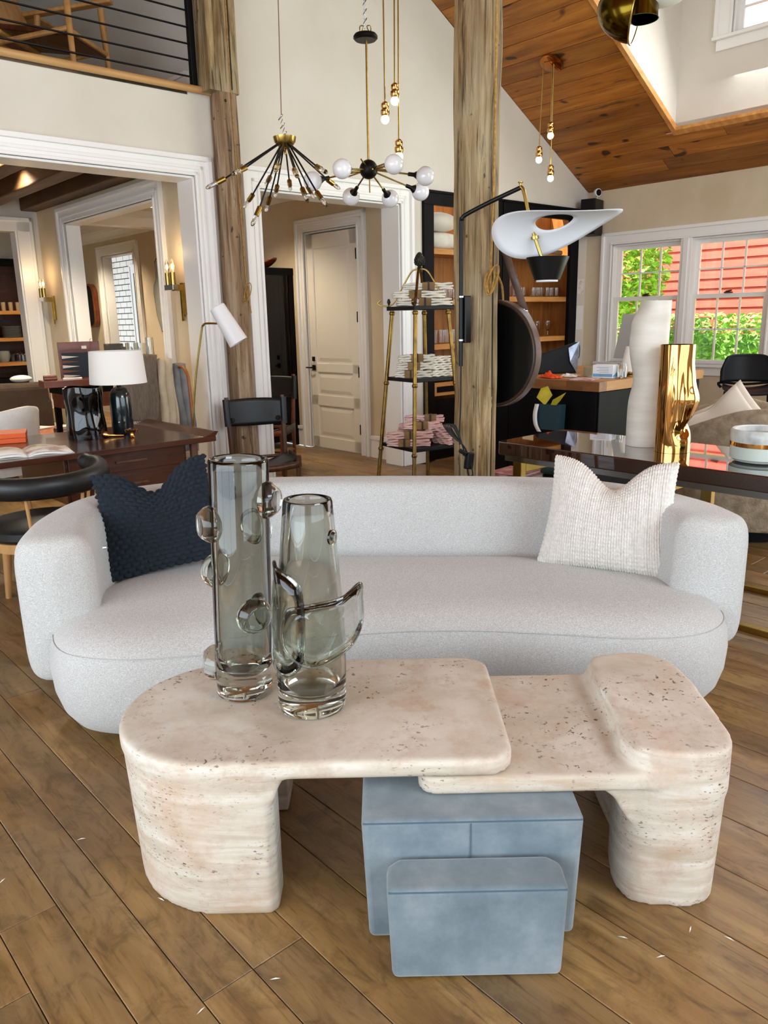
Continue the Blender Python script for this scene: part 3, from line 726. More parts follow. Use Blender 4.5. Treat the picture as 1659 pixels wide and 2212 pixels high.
pw = thing('cushion', 'chunky white knit cushion with a dented top on the sofa', 'cushion', (.905, 3.03, .436), RD(-28))
cm = cushion(.53, .46, .20, .12, k_white, 260, 220, .009).tf(Matrix.Translation((-.01, .07, .212)) @ Matrix.Rotation(RD(-14), 4, 'X'))
cm.build('cover', 'knit_white', pw, smooth=180)
pn = thing('cushion', 'dark navy chunky knit cushion leaning in the left sofa corner', 'cushion', (-.925, 3.13, .436), RD(19))
cm = cushion(.50, .45, .22, .11, k_navy, 190, 220, .012).tf(Matrix.Translation((0, .06, .225)) @ Matrix.Rotation(RD(-7), 4, 'Y') @ Matrix.Rotation(RD(-16), 4, 'X'))
cm.build('cover', 'knit_navy', pn, smooth=180)
MB().tube([(-.225, -.05, .145), (-.25, -.055, .147)], .006, 8).build('zipper_pull', 'zipper', pn)
# ---- travertine nesting coffee tables
def carved(m, name, label, vox=.008, it=5):
    o = m.build(name, 'travertine', smooth=0); tag(o, label, 'table', 'nesting travertine tables')
    r = o.modifiers.new('remesh', 'REMESH'); r.mode = 'VOXEL'; r.voxel_size = vox; r.use_smooth_shade = True
    s = o.modifiers.new('smooth', 'SMOOTH'); s.factor = .6; s.iterations = it
    return o
TZ = .43
def stadium(x0, x1, y0, y1, rl, rr_, n=14):
    p = []
    for cx, cy, r, a0 in ((x1-rr_, y1-rr_, rr_, 0), (x0+rl, y1-rl, rl, 90), (x0+rl, y0+rl, rl, 180), (x1-rr_, y0+rr_, rr_, 270)):
        for i in range(n+1): a = RD(a0+90*i/n); p.append((cx+r*math.cos(a), cy+r*math.sin(a)))
    return p
m = MB()
m.prism(stadium(-.722, .302, 1.650, 2.235, .285, .075), TZ-.046, TZ)
def carc(cx, cy, ro, ri, a0, a1, xe, n=18):
    o = [(cx+ro*math.cos(RD(a0+(a1-a0)*i/n)), cy+ro*math.sin(RD(a0+(a1-a0)*i/n))) for i in range(n+1)]
    i_ = [(cx+ri*math.cos(RD(a1+(a0-a1)*i/n)), cy+ri*math.sin(RD(a1+(a0-a1)*i/n))) for i in range(n+1)]
    return o, i_
def taper(m, poly, z0, z1, f, c):
    n = len(poly); a = sum(poly[i][0]*poly[(i+1) % n][1]-poly[(i+1) % n][0]*poly[i][1] for i in range(n))
    if a < 0: poly = poly[::-1]
    lo = [(c[0]+(x-c[0])*f[0], c[1]+(y-c[1])*f[1]) for x, y in poly]
    m.add([(x, y, z0) for x, y in lo]+[(x, y, z1) for x, y in poly], [tuple(range(n))[::-1], tuple(range(n, 2*n))]+[(i, (i+1) % n, n+(i+1) % n, n+i) for i in range(n)])
o_, i_ = carc(-.43, 1.9425, .2915, .15, 90, 270, 0)
leg = [(-.31, 2.234)] + o_ + [(-.305, 1.651)] + [(-.285, 1.675), (-.285, 1.76), (-.305, 1.79)] + i_ + [(-.31, 2.09)]
taper(m, leg, 0, TZ-.005, (.945, .975), (-.29, 1.94))
m.xz([(-.33, TZ-.03), (-.245, TZ-.03), (-.27, TZ-.075), (-.285, TZ-.12), (-.33, TZ-.12)], 1.66, 1.78)
carved(m, 'coffee_table', 'higher travertine coffee table with a rounded end carrying two glass vases')
m = MB()
m.prism(stadium(.07, .75, 1.650, 2.205, .05, .05), .335, .381)
blk = [(p.x, p.y) for p in smoothpath([(.598, 1.74, 0), (.625, 1.67, 0), (.70, 1.650, 0), (.79, 1.655, 0), (.842, 1.71, 0), (.858, 1.85, 0), (.864, 2.05, 0), (.845, 2.17, 0), (.785, 2.222, 0), (.69, 2.222, 0), (.62, 2.19, 0), (.60, 2.08, 0)], 6, True)]
m.prism(blk, .30, .437)
lg2 = [(p.x, p.y) for p in smoothpath([(.58, 1.74, 0), (.61, 1.672, 0), (.70, 1.650, 0), (.79, 1.655, 0), (.842, 1.71, 0), (.858, 1.85, 0), (.864, 2.05, 0), (.845, 2.17, 0), (.785, 2.22, 0), (.69, 2.22, 0), (.64, 2.16, 0), (.635, 1.92, 0), (.60, 1.86, 0)], 6, True)]
taper(m, lg2, 0, .42, (.93, .975), (.60, 1.93))
m.xz([(.60, .33), (.50, .33), (.55, .30), (.575, .25), (.60, .22)], 1.68, 1.80)
m.xz([(.61, .36), (.55, .36), (.59, .385), (.605, .41), (.61, .42)], 1.72, 2.18)
carved(m, 'coffee_table', 'lower travertine coffee table with a raised block on its right end')
# ---- blue suede stools
def suede_block(name, label, x0, x1, y0, y1, h, ch, seam_x=None):
    t_ = thing(name, label, 'stool', ((x0+x1)/2, (y0+y1)/2, 0), 0, 'blue suede nesting stools'); w, d = (x1-x0)/2, (y1-y0)/2
    poly = [(-w, -d), (w, -d), (w, d-ch), (w-ch, d), (-w+ch, d), (-w, d-ch)]
    def sc(f): return [(x*f, y*f) for x, y in poly]
    m = MB(); P0 = sc(.955); P1 = poly; k = len(poly)
    m.add([(x, y, .004) for x, y in P0]+[(x, y, h) for x, y in P1], [tuple(range(k))[::-1], tuple(range(k, 2*k))]+[(i, (i+1) % k, k+(i+1) % k, k+i) for i in range(k)])
    m.build('body', 'suede', t_, smooth=60, bevel=.014, seg=4)
    MB().tube([(-w+.004, -d+.003, h-.008), (w-.004, -d+.003, h-.008)], .0022, 6).build('seam', 'suede_seam', t_)
    if seam_x is not None: MB().tube([(seam_x, -d-.0005, h-.01), (seam_x, -d*.985, h*.3)], .0012, 5).build('seam', 'suede_seam', t_)
    return t_
suede_block('stool', 'larger dusty blue suede block stool pushed under the travertine table', -.068, .447, 1.562, 1.99, .331, .06, -.005)
suede_block('stool', 'smaller dusty blue suede block stool in front of the larger one', -.012, .388, 1.446, 1.558, .240, .028)
# ---- glass vases
def tubeprof(out, inn): return out+inn
tv = thing('vase', 'tall smoky glass vase studded with round glass lugs', 'vase', (-.406, 2.03, TZ+.001))
tv.rotation_euler = (0, RD(2.0), 0)
H1 = .672; R1 = .080
m = MB().lathe([(.0001, 0), (R1-.012, 0), (R1-.003, .004), (R1-.002, .02), (R1-.001, .05), (R1, .2), (R1, H1-.008), (R1-.003, H1-.001), (R1-.008, H1), (R1-.0125, H1-.004), (R1-.013, H1-.03), (R1-.013, .12), (R1-.02, .085), (R1-.04, .068), (.0001, .062)], 64)
m.build('body', 'smoke_glass', tv, smooth=60)
def prunt(par, zz, az, R, r=.050, h=.034, flat=.031, material='prunt_glass'):
    a = RD(az); d = Vector((math.sin(a), -math.cos(a), 0)); up_ = Vector((0, 0, 1)); rt = up_.cross(d)
    M = Matrix((( rt.x, up_.x, d.x, d.x*R*.97), (rt.y, up_.y, d.y, d.y*R*.97), (rt.z, up_.z, d.z, zz), (0, 0, 0, 1)))
    m = MB().lathe([(.0001, 0), (r, 0), (r*1.0, .006), (r*.92, h*.5), (flat*1.12, h*.92), (flat, h), (flat*.85, h*.985), (.0001, h*.985)], 28)
    m.tf(M).build('glass_lug', material, par, smooth=50)
for zz, az in ((.50, -62), (.565, 72), (.455, 158), (.35, -112), (.255, 32), (.215, 140), (.095, -78)): prunt(tv, zz, az, R1)
sv = thing('vase', 'shorter tapering smoky glass vase wrapped in folded glass lobes', 'vase', (-.207, 1.939, TZ+.001))
sv.rotation_euler = (0, RD(1.2), 0)
H2 = .578
out = [(.0001, 0), (.080, 0), (.090, .004), (.0925, .02), (.0935, .1), (.0925, .2), (.087, .3), (.077, .42), (.067, .53), (.0635, H2-.006), (.0605, H2)]
inn = [(.054, H2), (.0505, H2-.006), (.053, .53), (.064, .42), (.076, .3), (.082, .2), (.083, .1), (.081, .07), (.066, .052), (.0001, .05)]
m = MB().lathe(out+inn, 64); m.build('body', 'smoke_glass_pale', sv, smooth=60)
def rad2(z):
    for (r0, z0), (r1, z1) in zip(out[3:], out[4:]):
        if z0 <= z <= z1: return r0+(r1-r0)*(z-z0)/(z1-z0)
    return .0925
def lobe(outline, stand, name, rim=.0055):
    pts = []
    for az, z, st_ in outline:
        a = RD(az); r = rad2(z)+.004+st_*stand; pts.append((math.sin(a)*r, -math.cos(a)*r, z))
    P = smoothpath(pts, 8, True); c = sum(P, Vector())/len(P); cr = math.hypot(c.x, c.y); want = sum(math.hypot(p.x, p.y) for p in P)/len(P); c = Vector((c.x*want/cr, c.y*want/cr, c.z))
    k = len(P); v_ = []
    for f in (1, .66, .33):
        for p in P:
            q = c+(p-c)*f; a = math.atan2(q.x, -q.y); r = math.hypot(p.x, p.y)*f+want*(1-f); v_.append((math.sin(a)*r, -math.cos(a)*r, q.z))
    v_.append(tuple(c)); ins = len(v_)
    f_ = [(i*k+j, i*k+(j+1) % k, (i+1)*k+(j+1) % k, (i+1)*k+j) for i in range(2) for j in range(k)]+[(2*k+j, 2*k+(j+1) % k, ins-1) for j in range(k)]
    o = MB().add(v_, f_).build(name, 'prunt_glass', sv, smooth=180)
    sd = o.modifiers.new('thick', 'SOLIDIFY'); sd.thickness = .005; sd.offset = 0
    MB().tube(P, rim, 8, True).build('rim', 'prunt_glass', o)
lobe([(-95, .40, .3), (-60, .405, .3), (-20, .385, .3), (-8, .35, .3), (-5, .25, .2), (-12, .16, .1), (-40, .125, .1), (-80, .15, .1), (-105, .27, .2)], .03, 'glass_lobe')
lobe([(-15, .315, .1), (15, .325, .2), (50, .335, .6), (88, .35, 1), (96, .31, 1), (92, .24, .9), (60, .20, .6), (20, .165, .2), (-10, .165, .1), (-35, .20, .1), (-42, .25, .1), (-32, .30, .1)], .045, 'glass_lobe')
prunt(sv, .485, 62, .071, .02, .012, .01, 'smoke_glass')
# ================================================================== RIGHT SIDE
# ---- console table (long side parallel to the window wall)
cx0, cx1, cy0, cy1 = -4.93, -4.26, -2.77, -4.95
con = rthing('console_table', 'long glossy dark brown console table on a metal frame behind the sofa', 'table', (cx0+cx1)/2, (cy0+cy1)/2)
hw, hl = (cx1-cx0)/2, (cy0-cy1)/2
MB().prism(rrect(-hw, -hl, hw, hl, .05), .675, .75).build('table_top', 'lacquer', con, smooth=40, bevel=.006, seg=3)
MB().box(-hw+.03, -hl+.05, .640, hw-.03, hl-.05, .672).build('apron', 'steel_frame', con, smooth=0)
for y in (hl-.14, .10, -hl+.14):
    f = MB().box(-hw+.03, y-.03, .03, -hw+.075, y+.03, .64).box(hw-.075, y-.03, .03, hw-.03, y+.03, .64).box(-hw+.075, y-.03, .58, hw-.075, y+.03, .64)
    f.build('leg_frame', 'brass', con, smooth=0, bevel=.003)
for s in (-1, 1): MB().box(s*(hw-.055)-.025, -hl+.05, 0, s*(hw-.055)+.025, hl-.05, .03).build('floor_bar', 'brass', con, smooth=0, bevel=.003)
# ---- things on and under the console
wv = thing('vase', 'tall matte white stone vase with a bulging shoulder on the console', 'vase', (1.437, 4.235, .751))
def blob_vase(par, rad, ctr, H, material, n=48, k=60, wall=.006):
    m = MB(); vs = []
    for i in range(k+1):
        z = H*i/k; c = ctr(z/H)
        for j in range(n):
            a = 2*math.pi*j/n; r = rad(z/H, a); vs.append((c[0]+r*math.cos(a), c[1]+r*math.sin(a), z))
    for i in range(k, 4, -1):
        z = H*i/k-.0005; c = ctr(z/H)
        for j in range(n):
            a = 2*math.pi*j/n; r = rad(z/H, a)-wall; vs.append((c[0]+r*math.cos(a), c[1]+r*math.sin(a), z))
    R_ = len(vs)//n; fs = [(i*n+j, i*n+(j+1) % n, (i+1)*n+(j+1) % n, (i+1)*n+j) for i in range(R_-1) for j in range(n)]
    fs += [tuple(range(n))[::-1], tuple(range((R_-1)*n, R_*n))]
    return m.add(vs, fs).build('body', material, par, smooth=60)
def sm(a, b, x): t = max(0, min(1, (x-a)/(b-a))); return t*t*(3-2*t)
def rw_(t, a):
    left = max(0, -math.cos(a))
    return .098+left**1.3*(-.045*sm(.84, 1.0, t)-.024*math.exp(-((t-.46)/.11)**2)+.008*math.exp(-((t-.72)/.1)**2))-max(0, math.cos(a))*.012*(1-t)
blob_vase(wv, rw_, lambda t: (0, 0), .765, 'white_stone')
gv = thing('vase', 'shiny gold vase with a twisted bulging body on the console', 'vase', (1.512, 4.02, .751))
def rg_(t, a):
    f = max(0, math.cos(a+.55)); d = t-.30-.10*math.sin(a)
    return .090+f*(.026*math.exp(-((t-.50)/.12)**2)-.030*math.exp(-(d/.07)**2)-.008*sm(.7, .85, t))-.004*max(0, -math.sin(a))*math.sin(14*a)*math.exp(-((t-.5)/.28)**2)
blob_vase(gv, rg_, lambda t: (.0, 0), .545, 'gold', 64, 90)
bw = thing('bowl', 'wide shallow bowl of marbled stone with a gold band on the console', 'bowl', (1.815, 3.68, .751))
MB().lathe([(.0001, 0), (.105, 0), (.125, .008), (.128, .014), (.140, .02), (.140, .078), (.0001, .078)], 48).build('base', 'bowl_mint', bw)
MB().lathe([(.138, .0785), (.1425, .0785), (.1425, .0985), (.138, .0985)], 48, loop=True).build('gold_band', 'gold', bw)
MB().lathe([(.0001, .0985), (.1405, .0985), (.144, .12), (.143, .150), (.136, .158), (.124, .154), (.118, .13), (.0001, .12)], 48).build('rim_bowl', 'bowl_marble', bw)
sh = rthing('side_shelf', 'low dark display shelf stacked with books behind the sofa', 'shelf', -4.45, -2.60)
MB().box(-.28, -.20, .40, .50, .24, .43).build('shelf_board', 'black_wood', sh, smooth=0)
for x in (-.26, .48):
    for y in (-.18, .22): MB().box(x-.015, y-.015, 0, x+.015, y+.015, .40).build('leg', 'black_metal', sh, smooth=0)
def book(x, y, z, w, d, h, cover, label, rz=0, pages='paper'):
    b = rthing('book', label, 'book', x, y, z, rz)
    MB().box(-w/2+.004, -d/2+.004, .004, w/2-.004, d/2-.004, h-.004).build('pages', pages, b, smooth=0)
    MB().box(-w/2, -d/2, 0, w/2, d/2, .004).box(-w/2, -d/2, h-.004, w/2, d/2, h).box(-w/2, -d/2, 0, -w/2+.004, d/2, h).build('cover', cover, b, smooth=0)
    return b
book(-4.50, -2.57, .431, .30, .24, .035, 'book_cover', 'pink patterned book lying flat beside the foot of the thick post')
book(-4.50, -2.57, .467, .28, .23, .022, 'book_cover', 'thin pink patterned book topmost of the pile by the thick post', .12)
bx = rthing('box', 'gold and green metal box frame standing under the console end', 'box', -4.12, -2.66, .431)
MB().box(-.10, -.09, 0, -.06, .09, .16).build('side', 'book_green', bx, smooth=0, bevel=.002)
MB().box(-.10, -.095, .161, .12, .09, .178).build('top', 'book_green', bx, smooth=0, bevel=.002)
MB().box(.08, -.09, 0, .12, .09, .16).build('side', 'book_gold', bx, smooth=0, bevel=.002)
MB().box(-.06, -.095, 0, -.0, -.085, .16).build('panel', 'book_gold', bx, smooth=0)
# ---- boucle armchair behind the console
ch = thing('armchair', 'tan boucle barrel armchair holding two cream cushions behind the console', 'armchair', (2.42, 5.12, 0), RD(-35))
def bt(a): return .70+.17*(.5-.5*math.cos(2*(a-.35)))
N, K = 64, 24
def bfn(u, v_):
    a = 2*math.pi*u; ph = 2*math.pi*v_; top = bt(a); zc = (top+.10)/2; zh = (top-.10)/2
    c, s = math.cos(ph), math.sin(ph); c = math.copysign(abs(c)**.6, c); s = math.copysign(abs(s)**.5, s)
    r = .44+.07*c-.02*s; w_ = .004*noise.noise(Vector((math.cos(a)*9, math.sin(a)*9, s*9)))
    return ((r+w_)*math.cos(a), (r+w_)*math.sin(a)*.9, zc+s*zh)
MB().grid(bfn, 72, 36, True, True).build('shell', 'boucle', ch, smooth=180)
MB().lathe([(.0001, .12), (.36, .12), (.40, .16), (.40, .36), (.36, .43), (.2, .45), (.0001, .45)], 40).build('seat', 'boucle', ch)
MB().lathe([(.0001, 0), (.30, 0), (.30, .12), (.0001, .12)], 32).build('plinth', 'black_wood', ch)
def plain_cushion(name, label, loc, rz, w, h, t_, tilt, material='cushion_cream', group=None, lean=0):
    o = thing(name, label, 'cushion', loc, rz, group)
    m = cushion(w, h, t_, .02, lambda u, v: 0, 40, 40, 0, pin=.12).tf(Matrix.Translation((0, 0, h*.5)) @ Matrix.Rotation(RD(lean), 4, 'Y') @ Matrix.Rotation(RD(tilt), 4, 'X'))
    m.build('cover', material, o, smooth=180); return o
plain_cushion('cushion', 'cream cushion with a pointed corner nearest the console in the boucle chair', (2.24, 5.02, .46), RD(-20), .46, .46, .18, -12, lean=-38)
plain_cushion('cushion', 'cream cushion behind the other one in the boucle chair', (2.36, 5.22, .47), RD(-20), .46, .46, .16, -8, lean=-38)
# ---- black counter stools by the window
def bar_stool(label, x, y, rz):
    o = rthing('bar_stool', label, 'stool', x, y, 0, rz, 'black stools at the window')
    def seat_fn(u, v_):
        a = (u-.5)*2; b = v_; r = .21
        return (a*r*(1-.12*b*b), -.20+b*.40, .80+.03*a*a+.03*max(0, b-.7)**2*8)
    s1 = MB().grid(seat_fn, 14, 14).build('seat', 'black_plastic', o, smooth=180); k = s1.modifiers.new('t', 'SOLIDIFY'); k.thickness = .016
    def back_fn(u, v_):
        a = (u-.5)*2; w_ = .21*(1-.22*max(0, v_-.5)*2*(abs(a)**3)) ; return (a*w_, .20+.05*v_-.06*a*a, .87+.23*v_-.035*(abs(a)**4)*v_)
    s2 = MB().grid(back_fn, 16, 10).build('backrest', 'black_plastic', o, smooth=180); k = s2.modifiers.new('t', 'SOLIDIFY'); k.thickness = .016
    MB().tube(smoothpath([(-.2, .18, .82), (-.21, .2, .86), (0, .225, .845), (.21, .2, .86), (.2, .18, .82)], 5), .012, 6).build('back_lip', 'black_plastic', o)
    for sx in (-1, 1):
        for sy in (-1, 1): MB().tube([(sx*.17, sy*.15, .79), (sx*.23, sy*.22, 0)], .010, 8).build('leg', 'black_metal', o)
    for p in ([(-.21, -.2, .28), (.21, -.2, .28)], [(-.21, .2, .28), (.21, .2, .28)], [(-.21, -.2, .28), (-.21, .2, .28)], [(.21, -.2, .28), (.21, .2, .28)]): MB().tube(p, .008, 6).build('stretcher', 'black_metal', o)
    return o
bar_stool('black moulded bar stool facing the console in front of the window', -1.75, -2.84, RD(-56))
bar_stool('black moulded bar stool half cut off at the right picture edge', -1.52, -3.36, RD(-62))
# ---- island counter
isl = rthing('counter', 'black panelled counter with a thick butcher block top near the window', 'counter', -2.34, -1.63)
ax, ay = .83, .68
MB().box(-ax+.03, -ay+.03, 0, ax-.03, ay-.03, .872).build('body', 'black_wood', isl, smooth=0)
for i in range(3):
    y0 = -ay+.03+i*(2*ay-.06)/3; MB().box(-ax+.018, y0+.004, .02, -ax+.03, y0+(2*ay-.06)/3-.004, .868).build('panel', 'black_wood', isl, smooth=0, bevel=.002)
for i in range(3):
    x0 = -ax+.03+i*(2*ax-.06)/3; MB().box(x0+.004, -ay+.018, .02, x0+(2*ax-.06)/3-.004, -ay+.03, .868).build('panel', 'black_wood', isl, smooth=0, bevel=.002)
nb = 9
for i in range(nb):
    y0 = -ay+i*2*ay/nb; MB().box(-ax, y0+.0006, .875, -ax+.10, y0+2*ay/nb-.0006, .95).build('block', 'butcher', isl, smooth=0, bevel=.001, seg=1)
MB().box(-ax+.10, -ay, .875, ax, ay, .95).build('worktop', 'butcher_end', isl, smooth=0, bevel=.002)
CT = .951
# things on the counter
bb = rthing('tote_bag', 'black tote bag with a silver side standing on the counter', 'bag', -2.55, -1.46, CT, RD(-30))
m = MB(); m.add([(-.19, -.06, 0), (.17, -.06, 0), (.17, .06, 0), (-.19, .06, 0), (-.17, -.03, .17), (.19, -.03, .27), (.19, .03, .27), (-.17, .03, .17)], [(0,3,2,1),(4,5,6,7),(0,1,5,4),(1,2,6,5),(2,3,7,6),(3,0,4,7)])
m.build('body', 'bag_black', bb, smooth=0, bevel=.012, seg=3)
m = MB().add([(.10, -.068, .10), (.165, -.068, .0), (.196, -.045, .275), (.09, -.045, .22)], [(0, 1, 2, 3)]); k = m.build('side_panel', 'bag_silver', bb, smooth=0); s_ = k.modifiers.new('t', 'SOLIDIFY'); s_.thickness = .004
MB().tube(smoothpath([(.18, 0, .25), (.215, 0, .24), (.215, 0, .14), (.19, 0, .12)], 6), .004, 6).build('handle', 'cord_black', bb)
o = MB().add([(-.05, 0, 0), (.05, 0, 0), (.055, .02, .19), (-.045, .02, .17), (-.05, .03, 0), (.05, .03, 0), (.055, .03, .19), (-.045, .03, .17)], [(0,1,2,3),(4,7,6,5),(0,4,5,1),(3,2,6,7),(1,5,6,2),(0,3,7,4)]).build('paper_bag', 'dim_carton', smooth=0, loc=RT(-2.80, -1.36, CT), rot=(0, 0, RZ-.6))
tag(o, 'small buff paper bag wedged between the round mirror and the black tote', 'bag')
def crumple(name, label, cat, material, loc, sx, sy, h, seed, rz=0, n=16):
    m = MB()
    def fn(u, v_):
        a = u*2-1; b = v_*2-1; e = max(0, 1-a*a)*max(0, 1-b*b)
        q = noise.noise(Vector((a*2.3+seed, b*2.3, seed)))+.6*noise.noise(Vector((a*5+seed, b*5, seed)))
        return (a*sx*(1+.2*noise.noise(Vector((b*3, seed, 1)))), b*sy*(1+.2*noise.noise(Vector((a*3, seed, 4)))), max(.001, h*(.45*e**.5+.7*q*e**.4)))
    m.grid(fn, n, n); o = m.build(name, material, smooth=0, loc=loc, rot=(0, 0, rz)); k = o.modifiers.new('t', 'SOLIDIFY'); k.thickness = .003; k.offset = -1
    o.location.z += .004
    return tag(o, label, cat)
crumple('cloth', 'crumpled bright orange cloth on the counter', 'cloth', 'orange_cloth', RT(-3.02, -1.74, CT), .11, .05, .055, 2.2, RZ+1.2)
crumple('cloth', 'crumpled pale grey paper beside the orange cloth', 'paper', 'paper_dirty', RT(-2.80, -1.78, CT), .09, .07, .03, 7.7, RZ+.4)
o = MB().prism(rrect(-.12, -.09, .12, .09, .004), 0, .006).build('magazine', 'magazine', smooth=0, loc=RT(-2.99, -2.06, CT), rot=(0, 0, RZ+.3)); tag(o, 'red and white magazine lying flat at the counter corner', 'magazine')
o = MB().prism(rrect(-.14, -.10, .14, .10, .004), 0, .004).build('papers', 'paper', smooth=0, loc=RT(-2.62, -2.02, CT), rot=(0, 0, RZ-.2)); tag(o, 'loose white papers behind the magazine on the counter', 'paper')
o = MB().box(-.05, -.02, 0, .05, .02, .035).build('stapler', 'leather_rim', smooth=0, bevel=.008, loc=RT(-2.58, -1.80, CT), rot=(0, 0, RZ+.5)); tag(o, 'dark brown case lying behind the roll of tape', 'case')
o = MB().lathe([(.030, 0), (.043, 0), (.043, .078), (.030, .078)], 32, loop=True).build('tape_roll', 'tape_roll', loc=RT(-2.70, -1.90, CT)); tag(o, 'olive grey roll of tape standing on the counter', 'tape roll')
tb = rthing('carton', 'white and blue paper carton on the counter beside the glass jar', 'carton', -2.77, -2.10, CT, RD(12))
MB().box(-.055, -.085, 0, .055, .085, .105).build('body', 'box_white', tb, smooth=0, bevel=.002)
MB().add([(-.0565, -.08, .012), (-.0565, .08, .012), (-.0565, .08, .035), (-.0565, -.08, .035)], [(0, 3, 2, 1)]).build('print_band', 'box_blue', tb, smooth=0)
m = MB().add([(-.05, -.0862, .01), (.052, -.0862, .01), (.052, -.0862, .05), (-.05, -.0862, .02)], [(0, 1, 2, 3)]); m.build('print_band', 'box_blue', tb, smooth=0)
m = MB()
for i in range(4): m.box(-.0566, -.05, .085-.013*i, -.0562, .05-.02*(i % 2), .088-.013*i)
for i in range(6): m.box(-.0566, -.01+.006*i, .012, -.0562, -.007+.006*i, .03)
m.build('print', 'box_grey', tb, smooth=0)
jar = rthing('glass_jar', 'clear glass jar half filled with water at the counter edge', 'jar', -2.72, -2.225, CT)
MB().lathe([(.0001, 0), (.036, 0), (.040, .006), (.040, .085), (.034, .1), (.034, .118), (.031, .118), (.031, .1), (.036, .084), (.036, .008), (.0001, .006)], 32).build('body', 'clear_glass', jar)
MB().lathe([(.0345, .100), (.0375, .100), (.0375, .104), (.0345, .104)], 28, loop=True).build('neck_ring', 'clear_glass', jar)
MB().lathe([(.0001, .008), (.0352, .008), (.0352, .05), (.0001, .05)], 28).build('water', 'clear_glass', jar)
im = rthing('desktop_computer', 'slim silver desktop computer seen from its edge behind the stone vase', 'computer', -2.16, -2.02, CT, RD(-10))
m = MB().add([(-.008, -.26, .12), (.006, -.26, .12), (.006, .26, .12), (-.008, .26, .12), (.09, -.26, .50), (.10, -.26, .50), (.10, .26, .50), (.09, .26, .50)], [(0,3,2,1),(4,5,6,7),(0,1,5,4),(1,2,6,5),(2,3,7,6),(3,0,4,7)]); m.build('screen_body', 'imac', im, smooth=0, bevel=.006)
MB().box(-.10, -.10, 0, .08, .10, .006).build('foot', 'imac', im, smooth=0); MB().box(.04, -.08, .006, .05, .08, .26).build('stand', 'imac', im, smooth=0)
cl = rthing('table_lamp', 'small cone lamp with pale shade half hidden behind the stone vase', 'lamp', -2.50, -2.16, CT)
MB().lathe([(.0001, 0), (.05, 0), (.05, .01), (.012, .02), (.012, .06), (.0001, .06)], 24).build('base', 'brass_old', cl)
MB().lathe([(.078, .04), (.04, .24), (.036, .24), (.074, .04)], 32, loop=True).build('shade', 'shade_linen', cl)
cb = rthing('camera_case', 'black zipped camera case at the window end of the counter', 'case', -1.72, -2.10, CT)
MB().box(-.10, -.07, 0, .10, .07, .13).build('body', 'bag_black', cb, smooth=0, bevel=.025, seg=3)
MB().tube(smoothpath([(-.06, 0, .13), (-.05, 0, .15), (.05, 0, .15), (.06, 0, .13)], 5), .007, 6).build('handle', 'cord_black', cb); MB().box(-.104, -.02, .07, -.099, .005, .1).build('buckle', 'chrome', cb, smooth=0)
# gift bag with tissue hanging on the counter
gb = rthing('gift_bag', 'dark teal gift bag with yellow tissue hanging on the counter front', 'bag', -3.275, -1.93, .57)
m = MB().add([(-.04, -.12, 0), (.04, -.12, 0), (.04, .09, 0), (-.04, .09, 0), (-.045, -.125, .2), (.045, -.125, .2), (.045, .095, .2), (-.045, .095, .2)], [(0,3,2,1),(0,1,5,4),(1,2,6,5),(2,3,7,6),(3,0,4,7)]); k = m.build('body', 'bag_teal', gb, smooth=0); s_ = k.modifiers.new('t', 'SOLIDIFY'); s_.thickness = .002
for pts in ([(-.03, .02, .19), (-.05, .09, .25), (-.02, .07, .32), (.0, .02, .34), (.01, -.02, .27)], [(-.03, -.03, .19), (-.04, -.06, .24), (-.01, -.16, .30), (.0, -.10, .23), (.0, -.06, .19)]):
    k = MB().add(pts, [(0, 1, 4), (1, 2, 3), (1, 3, 4)]).build('tissue', 'tissue_yellow', gb, smooth=0); s_ = k.modifiers.new('t', 'SOLIDIFY'); s_.thickness = .002
def strip(pts, w_, name, material, par, th=.002):
    P = smoothpath(pts, 6); m = MB().grid(lambda u, v_: P[min(len(P)-1, round(u*(len(P)-1)))]+Vector((0, (v_-.5)*w_, 0)), len(P), 2); k = m.build(name, material, par, smooth=60); s_ = k.modifiers.new('t', 'SOLIDIFY'); s_.thickness = th
strip([(-.06, .075, .20), (-.07, .085, .12), (-.065, .08, .04), (-.05, .055, -.02)], .04, 'gift_tag', 'paper', gb)
# ---- bookcases set into the gable wall
def bookcase(label, x0, x1, shelves, st0, st1, drawer=None):
    o = rthing('bookcase', label, 'bookcase', x0, 0, 0); w_ = x1-x0
    MB().box(0, -.03, 0, st0, .02, 2.52).build('stile', 'black_wood', o, smooth=0, bevel=.004); MB().box(w_-st1, -.03, 0, w_, .02, 2.52).build('stile', 'black_wood', o, smooth=0, bevel=.004)
    MB().box(0, -.03, 2.52, w_, .02, 2.65).build('top_rail', 'black_wood', o, smooth=0, bevel=.004); MB().box(0, -.045, 2.63, w_, -.03, 2.65).build('bead', 'black_wood', o, smooth=0)
    n = max(4, round(w_/.17))
    for i in range(n): MB().box(w_*i/n+.001, .36, .1, w_*(i+1)/n-.001, .378, 2.64).build('back_board', 'pine_back', o, smooth=0, bevel=.002, seg=1)
    MB().box(.012, .021, .1, .03, .36, 2.64).build('side_board', 'pine_back', o, smooth=0); MB().box(w_-.03, .021, .1, w_-.012, .36, 2.64).build('side_board', 'pine_back', o, smooth=0)
    for z in shelves: MB().box(.03, .021, z-.055, w_-.03, .36, z).build('shelf', 'pine_shelf', o, smooth=0, bevel=.003)
    MB().box(.03, .022, 0, w_-.03, .06, .62).build('lower_panel', 'black_wood', o, smooth=0)
    d = MB().box(st0*.9, .0, .665, w_-st1*.9, .03, .80).build('drawer', 'pine_shelf', o, smooth=0, bevel=.003); MB().box(st0+.06, -.004, .70, w_-st1-.06, .004, .76).build('label_slot', 'black_wood', d, smooth=0)
    return o
